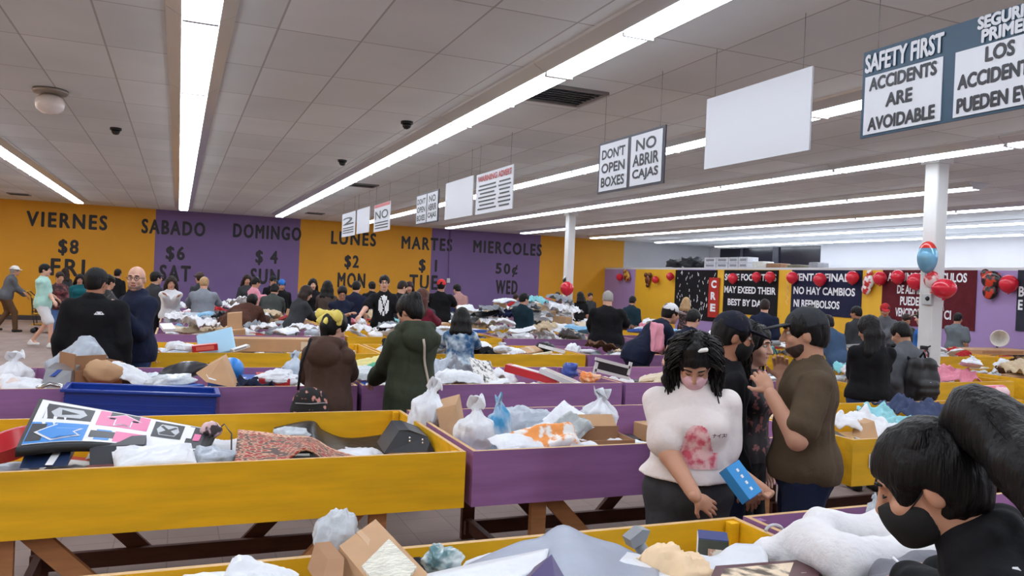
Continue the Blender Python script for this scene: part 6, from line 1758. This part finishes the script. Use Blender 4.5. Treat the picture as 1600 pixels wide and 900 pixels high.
def foil(label, P, dims, mt, lobes=()):
    t = thing('foil_balloon', label, 'foil balloon', P)
    v, f = sph(24, 16); v = v*np.array(dims); v[:, 0] *= 1.0
    mesh_obj('envelope', v, f, mt, t)
    for i, (y, z, r_) in enumerate(lobes):
        v2, f2 = sph(14, 10); o = mesh_obj('lobe', v2*np.array([dims[0]*.8, r_, r_]), f2, mt, t); o.location = (0, y, z)
    v3 = MB().prism([(-.004, -.02, -dims[2]), (-.004, .02, -dims[2]), (-.004, .03, -dims[2]-.06), (-.004, -.03, -dims[2]-.06)], (.008, 0, 0)); v3.build('tail', mt, t)
    return t
foil('gold and red foil balloon on the lilac end of the partition', WX(979, 431, XB-.075), (.07, .2, .18), FOIL('gold foil', (196, 150, 60), (120, 40, 36)), ((.12, .14, .1), (-.14, -.1, .1)))
foil('brown foil balloon with three lobes on the yellow partition panel', WX(1012, 437, XB-.075), (.07, .14, .17), FOIL('brown foil', (120, 62, 40), (70, 36, 26)), ((.13, .16, .09), (-.13, .16, .09), (0, -.2, .08)))
foil('white and red foil balloon on the yellow gap right of the navy banner', WX(1357, 440, XB-.075), (.07, .16, .17), FOIL('white red foil', (224, 216, 214), (190, 50, 50)), ((.06, -.17, .14), (-.02, .2, .08)))
foil('black and red foil balloon hanging on the lilac wall', WX(1549, 437, XB-.075), (.07, .22, .18), FOIL('black red foil', (36, 32, 34), (196, 60, 40)), ((.14, .12, .1), (.02, -.24, .16)))
foil('small red and white foil balloon beside the post, above the big red one', WX(1456, 437, 8.69), (.06, .11, .11), FOIL('red white foil', (200, 50, 60), (226, 200, 200)))
tv = foil('tall oval foil balloon in red and light blue on the near post', WX(1449, 402, 8.66), (.10, .13, .20), mat('light blue foil', (120, 176, 208), .18, .1, 3, metal=.3))
v, f = sph(24, 16); v = v*np.array((.102, .132, .202)); keep = [q for q in f if all(v[i][2] > .08 for i in q)]
us = sorted({i for q in keep for i in q}); mp_ = {i: k for k, i in enumerate(us)}
mesh_obj('red_top', v[us], [[mp_[i] for i in q] for q in keep], mat('red foil', (206, 56, 48), .18, metal=.2), tv)
balloon('big red balloon tied to the near white post', WX(1475, 451, 8.74), .145, RB, squash=.86)
balloon('red balloon tied to the far white post', WX(886, 451, 8.84), .165, RB)
foil('small white and black foil charm above the balloon on the far post', Vector((8.87, 17.86, WX(897, 437, 8.86).z)), (.03, .06, .09), FOIL('white black foil', (220, 220, 220), (40, 40, 44)))
sp_ = MB().tube([(0, .03*math.cos(a), -.055*a/2) for a in np.linspace(0, 22, 90)], .008, 5).build('spiral_streamer', mat('pale curled ribbon', (226, 180, 150), .4)); sp_.location = WX(1231, 441, XB-.04); tag(sp_, 'curled pale ribbon hanging on the yellow gap between dark banners', 'ribbon')

# ---- things stored on the deck
XD = 15.75


def deck_at(px): return WX(px, 420, XD).y


ZD = PH+.06
for i, (p0, p1, n_) in enumerate(((1108, 1126, 2), (1127, 1145, 2), (1146, 1161, 2), (1162, 1176, 2))):
    y0, y1 = deck_at(p0), deck_at(p1)
    for k in range(n_):
        c = thing('storage_box', 'white cardboard box, %s row, %s on the deck above the first banner' % (('lower', 'upper')[k], ('leftmost', 'second from left', 'third from left', 'rightmost')[i]), 'box', (XD, (y0+y1)/2, ZD+.17*k))
        MB().box((0, 0, .082), (.4, y0-y1, .164), bev=.006).build('carton', mat('white carton', (206, 206, 212), .5, .12, 12), c); MB().box((-.201, 0, .082), (.002, (y0-y1)*.7, .07)).build('print', mat('grey box print', (140, 142, 150), .5), c)
for px, w_, h_, col, lab in ((1192, .5, .20, (214, 212, 206), 'white rounded parcel on the deck right of the boxes'), (1216, .6, .14, (150, 110, 80), 'brown flat carton on the deck under the dark window'), (1248, .5, .10, (110, 104, 84), 'olive crate on the deck under the dark window'), (1279, .34, .16, (150, 150, 156), 'grey box on the deck at the white panel')):
    o = MB().box((0, 0, h_/2), (.4, w_, h_), bev=.03).box((-.19, 0, h_/2), (.03, w_*.5, h_*.3)).build('storage_parcel', mat('deck parcel %d' % px, col, .6, .15, 8)); o.location = (XD, deck_at(px), ZD); tag(o, lab, 'parcel')
for px, sd_, sc_, lab in ((1056, 4, 1.3, 'dark crumpled heap at the left end of the deck'), (1078, 8, 1.6, 'larger dark crumpled heap in the middle of the deck end'), (1098, 2, .9, 'small dark bundle just left of the white boxes')):
    V, F = shp_bag(sd_, (.24*sc_, .34*sc_, .15*sc_), False, 1, .3)
    o = mesh_obj('dark_bundle', V, F, mat('dark bundle cloth', (40, 40, 44), .7, .3, 4), loc=(XD, deck_at(px), ZD+.117*sc_)); tag(o, lab, 'bundle')

# ---- close details on the nearest people
def hair_strands(fig, paths, r, mt=None, n=5):
    b = MB()
    for p in paths: b.tube(p, [r*.7]+[r]*(len(p)-2)+[r*.25], n)
    return b.build('hair_strands', mt or HAIR_K, fig['hair'] or fig['root'])


def curls(fig, n, length, seed, side=.0, wave=(.004, .011)):
    """wavy locks: rooted over the crown and the back, falling free beside the face"""
    rr = random.Random(seed); out = []; Hd, S = fig['Hd'], fig['S']
    while len(out) < n:
        a = rr.uniform(-2.35, 2.35); el = rr.uniform(.0, 1.35)          # 0 is the back of the head
        q = np.array([math.sin(a)*math.cos(el)*.088, -.022-math.cos(a)*math.cos(el)*.106, .03+math.sin(el)*.104])
        p = np.array(Hd(*q)); e = np.array(Hd(*(np.array([math.copysign(.105, q[0]) if abs(q[0]) > .045 else q[0]*1.5, min(q[1]-.03, .0), -.03])+np.array([rr.uniform(-.02, .02), rr.uniform(-.03, .03), 0]))))
        ln = length*rr.uniform(.7, 1.15); ph = rr.uniform(0, 6.28); ra = rr.uniform(*wave); fq = rr.uniform(26, 44)
        pts = []
        for k in range(24):
            t = k/23
            c = p+(e-p)*min(1, t*2.2) if t < .4545 else e+np.array([0, 0, -1.0])*ln*(t-.4545)/.5455
            out_ = nrm(c-np.array(Hd(0, -.02, .02)))*(.018*math.sin(min(1, t*2.2)*PI)+.012)
            g = ra*min(1, t*2.5); w_ = ph+t*(ln+.12)*fq
            pts.append(Vector(c+out_+np.array([math.cos(w_), math.sin(w_), .3*math.sin(w_*.6)])*g))
        out.append(pts)
    return out


hair_strands(TEE, curls(TEE, 420, .13, 5), .0032)
hair_strands(CUR, curls(CUR, 320, .30, 9), .0034)
Hd, HR = TEE['Hd'], TEE['HR']
cl = MB().box((0, 0, 0), (.075*TEE['S'], .018, .016), Matrix((HR @ roty(.3)).tolist()), bev=.007); cl.build('hair_clip', mat('white clip', (236, 234, 230), .3), TEE['hair'], loc=Vector(Hd(-.02, .035, .125)))
# print on the white T-shirt: a plain pink mound and a short caption
S_ = TEE['S']; c0 = TEE['P']+TEE['RT'] @ np.array([-.015, .45, .285*S_])
mound = lambda u, v: (abs(u) < (.95 if v < -.25 else .72-.30*(v+.25) if v < .35 else max(0, .53*math.sqrt(max(0, 1-((v-.35)/.62)**2)))))
wrap_patch(TEE, 'pink_print', c0, (1, 0, 0), (0, 0, 1), (0, -1, 0), mound, (.20, .20), .005, two_tone('pink print ink', (214, 92, 112), (238, 196, 196), 26, .38, .56, detail=6), .004)
wrap_text(TEE, 'caption', 'ナイス!', c0+np.array([-.095, 0, .055]), (-1, 0, 0), (0, 0, 1), (0, -1, 0), .065, mat('dark caption ink', (92, 40, 60), .6))
# blue box in her left hand
p0 = W(1157, 753, 2.74)
xd = (W(1152, 722, 2.74)-W(1128, 738, 2.72)).normalized(); yd = -(W(1188, 768, 2.70)-W(1152, 722, 2.78)).normalized()
Rb = Matrix((xd, yd-xd*xd.dot(yd), xd.cross(yd))).transposed(); Rb = Matrix([list(r) for r in Rb])
xx = xd; yy = (yd-xd*xd.dot(yd)).normalized(); zz = xx.cross(yy)
Rb = Matrix(((xx.x, yy.x, zz.x), (xx.y, yy.y, zz.y), (xx.z, yy.z, zz.z)))
bb = thing('product_box', 'small sky blue box held in the left hand of the white T-shirt woman', 'box', p0)
MB().box((0, 0, 0), (.085, .155, .06), Rb, bev=.002).build('carton', mat('sky blue card', (52, 146, 214), .35), bb)
sg = 1 if (Rb @ Vector((0, 0, 1))).dot(Vector((0, 0, CAM_H))-p0) > 0 else -1
MB().box(Rb @ Vector((0, -.0785, 0)), (.083, .002, .058), Rb).build('end_panel', mat('deep blue card', (30, 84, 150), .35), bb); MB().box(Rb @ Vector((0, .0785, 0)), (.083, .002, .058), Rb).build('end_panel', mat('deep blue card', (30, 84, 150), .35), bb)
for i in range(4): MB().box(Rb @ Vector((0, -.045+.03*i, sg*.0308)), (.012, .014, .002), Rb).build('white_symbol', WHT, bb)
# white logo marks on the two jackets of the third aisle, white print on the tall man
lg = lambda u, v: (u*u+(v+.6)**2*.55 < .9 and v > -.6 and not (.35 < u*u+(v+.6)**2*.55 < .45))
wrap_patch(BJK, 'chest_logo', BJK['P']+BJK['RT'] @ np.array([.06, -.5, .40*BJK['S']]), (1, 0, 0), (0, 0, 1), (0, 1, 0), lg, (.075, .045), .008, WHT)
q = BLD['shl'][0]; wrap_patch(BLD, 'chest_logo', np.array([q[0]+.05, .5, q[2]-.06]), (-1, 0, 0), (0, 0, 1), (0, -1, 0), lg, (.06, .045), .008, WHT)
hl = lambda u, v: (u*u*1.2+v*v < .95 and not abs(u-.5*v-.1) < .09 and not abs(u+.6*v+.2) < .07)
wrap_patch(HLM, 'white_print', HLM['P']+HLM['RT'] @ np.array([0, .5, .31*HLM['S']]), (1, 0, 0), (0, 0, 1), (0, -1, 0), hl, (.20, .34), .016, WHT)
# paper cup of the bald man
hp = Vector((BLD['M'] @ Vector(BLD['hands'][0]))); cup = thing('paper_cup', 'paper cup with a white lid held by the bald man', 'cup', hp+Vector((-.05, -.03, -.04)))
MB().lathe([(1e-3, 0), (.032, 0), (.042, .12), (1e-3, .12)], n=18).build('cup_body', mat('kraft cup', (150, 120, 96), .6), cup); MB().lathe([(1e-3, .12), (.045, .12), (.045, .13), (.038, .142), (1e-3, .142)], n=18).build('lid', WHT, cup)
# bow of the girl in brown
Hd, HR = BRN['Hd'], BRN['HR']
YEL = fab('pale yellow satin', (232, 214, 110), .4)
sd = SDF()
for q in (-1, 1):
    sd.cap(Hd(0, -.112, .080), Hd(q*.125, -.10, .072), .020, .036, .008, flat=((0, 1, 0), .3)); sd.cap(Hd(0, -.115, .07), Hd(q*.045, -.135, .0), .010, .020, .008, flat=((0, 1, 0), .4))
for k in range(8):
    a0, a1 = PI*k/8, PI*(k+1)/8
    sd.cap(Hd(.096*math.cos(a0), -.045, .03+.098*math.sin(a0)), Hd(.096*math.cos(a1), -.045, .03+.098*math.sin(a1)), .010, None, .008)
v, q4 = sd.mesh(.008, noise=(.008, 40, True)); mesh_obj('hair_bow', v, q4, YEL, BRN['hair'])
# floral bag, crossbody strap, backpack
fb = thing('handbag', 'black floral handbag hanging behind the brown hooded jacket', 'bag', W(484, 628, 5.42))
v, q4 = SDF().ell((0, 0, 0), (.115, .05, .10), None, .01).cap((-.08, 0, -.06), (.08, 0, -.06), .045, None, .04).mesh(.01)
mesh_obj('bag_body', v, q4, two_tone('black floral print', (22, 20, 24), (214, 150, 140), 26, .60, .66, detail=1), fb); MB().tube([(-.08, 0, .08), (-.06, .03, .25), (.0, .06, .42)], .009, 7).build('strap', BK, fb); MB().tube([(-.10, -.045, -.0), (0, -.055, -.005), (.10, -.045, 0)], .004, 6).build('zip', mat('grey zip', (150, 150, 154), .4), fb)
T = GRN['T']
g_ = BVHTree.FromPolygons([v.co for v in GRN['top'].data.vertices], [p.vertices for p in GRN['top'].data.polygons])
pts = []
for t in np.linspace(0, 1, 14):
    q = T(-.03+.17*t, 0, .46-.66*t); h_ = g_.ray_cast(Vector((q[0], -1, q[2])), Vector((0, 1, 0)))
    if h_[0] is not None: pts.append(h_[0]+Vector((0, -.008, 0)))
if len(pts) > 2: MB().tube(pts, .009, 6).build('crossbody_strap', mat('pale strap', (196, 184, 168), .6), GRN['root'])
bp = thing('backpack', 'black backpack worn by the person in grey near the post', 'backpack', W(1440, 592, 5.42), -math.radians(10))
v, q4 = SDF().cap((-.085, 0, -.14), (-.075, 0, .13), .078, .07, .05).cap((.085, 0, -.14), (.075, 0, .13), .078, .07, .05).cap((-.08, 0, 0), (.08, 0, 0), .075, None, .05).cap((-.07, -.075, -.11), (.07, -.075, -.11), .05, None, .012).cap((-.07, -.075, -.05), (.07, -.075, -.05), .045, None, .012).mesh(.010, noise=(.006, 18, True)); mesh_obj('pack_body', v, q4, mat('black nylon', (30, 30, 34), .5, .15, 8), bp)
MB().tube([(-.09, .05, .17), (-.10, .12, .22), (-.10, .2, .12), (-.10, .14, -.1), (-.09, .06, -.16)], .016, 8).build('shoulder_strap', BK, bp); MB().tube([(-.03, 0, .20), (0, -.01, .25), (.03, 0, .20)], .01, 7).build('grab_loop', BK, bp); MB().tube([(-.10, -.095, -.03), (0, -.11, -.02), (.10, -.095, -.03)], .004, 6).build('zip', GPL, bp)
# pink cap hanging from the white-capped man
pc = obj_at('tote_bag', 'pink folded cloth bag on the shoulder of the white-capped man', 'bag', shp_mailer(5, .2, .36, .05), PINKC, W(1027, 527, 7.98), (1.3, .2, .25))
# white sleeve stripes
for q in (0, 1):
    a, b = BHR['shl'][q], BHR['elb'][q]
    out = np.array([-1 if q == 0 else 1, -.6, 0]); out = nrm(out)
    MB().tube([Vector(a+(b-a)*t+out*.063) for t in (.1, .4, .7, .98)], .007, 6).build('sleeve_stripe', WHT, BHR['root'])
# front woman: sleek hair drawn to a high ponytail that falls down her back
Hd, HR, S_ = FRT['Hd'], FRT['HR'], FRT['S']
rr = random.Random(4); root_ = np.array(Hd(0, -.095, .085)); toL = lambda p: FRT['Rw'].T @ (np.array(p)-FRT['loc'])
tipA = toL(W(1660, 830, .86)); midA = toL(W(1560, 676, 1.04))
sd = SDF(); sd.chain([root_, root_*.5+midA*.5+np.array([0, 0, .035]), midA, midA*.5+tipA*.5+np.array([0, 0, .02]), tipA], [.035, .050, .058, .055, .03], .03)
v, q4 = sd.mesh(.008, noise=(.004, 60, True, (1, 1, .5))); mesh_obj('ponytail', v, q4, HAIR_K, FRT['hair'])
paths = []
for i in range(150):
    a = rr.uniform(0, 6.28); r_ = rr.uniform(.8, 1.05)
    off = lambda k: np.array([math.cos(a)*k, math.sin(a)*k*.6, math.sin(a)*k])
    paths.append([Vector(p) for p in (root_+off(.03*r_), root_*.5+midA*.5+np.array([0, 0, .035])+off(.050*r_), midA+off(.060*r_), midA*.5+tipA*.5+np.array([0, 0, .02])+off(.056*r_), tipA+off(.03*r_)+np.array([0, 0, rr.uniform(-.08, .02)]))])
for i in range(170):
    a = rr.uniform(-2.9, 2.9); st_ = np.array([math.sin(a)*.082, .072*math.cos(a)-.01, .045+.045*max(0, math.cos(a))])
    md = np.array([math.sin(a)*.070, .02*math.cos(a)-.045, .118])
    paths.append([Vector(Hd(*st_)), Vector(Hd(*(st_*.6+md*.45+np.array([0, 0, .008])))), Vector(Hd(*md)), Vector(root_)])
hair_strands(FRT, paths, .0022, n=4)
MB().tube([Vector(Hd(.079, .015, -.01)+0), Vector(Hd(.081, .012, -.02)), Vector(Hd(.079, .012, -.028))], .004, 6).build('earring', mat('silver earring', (214, 216, 220), .2, metal=.9), FRT['root'])
for q in (0, 1):
    a, b = FRT['shl'][q], FRT['elb'][q]; MB().tube([Vector(a+(b-a)*t+np.array([0, -.01, .066-.014*t])) for t in (.0, .3, .6, .9)], .008, 6).build('sleeve_stripe', WHT, FRT['root'])
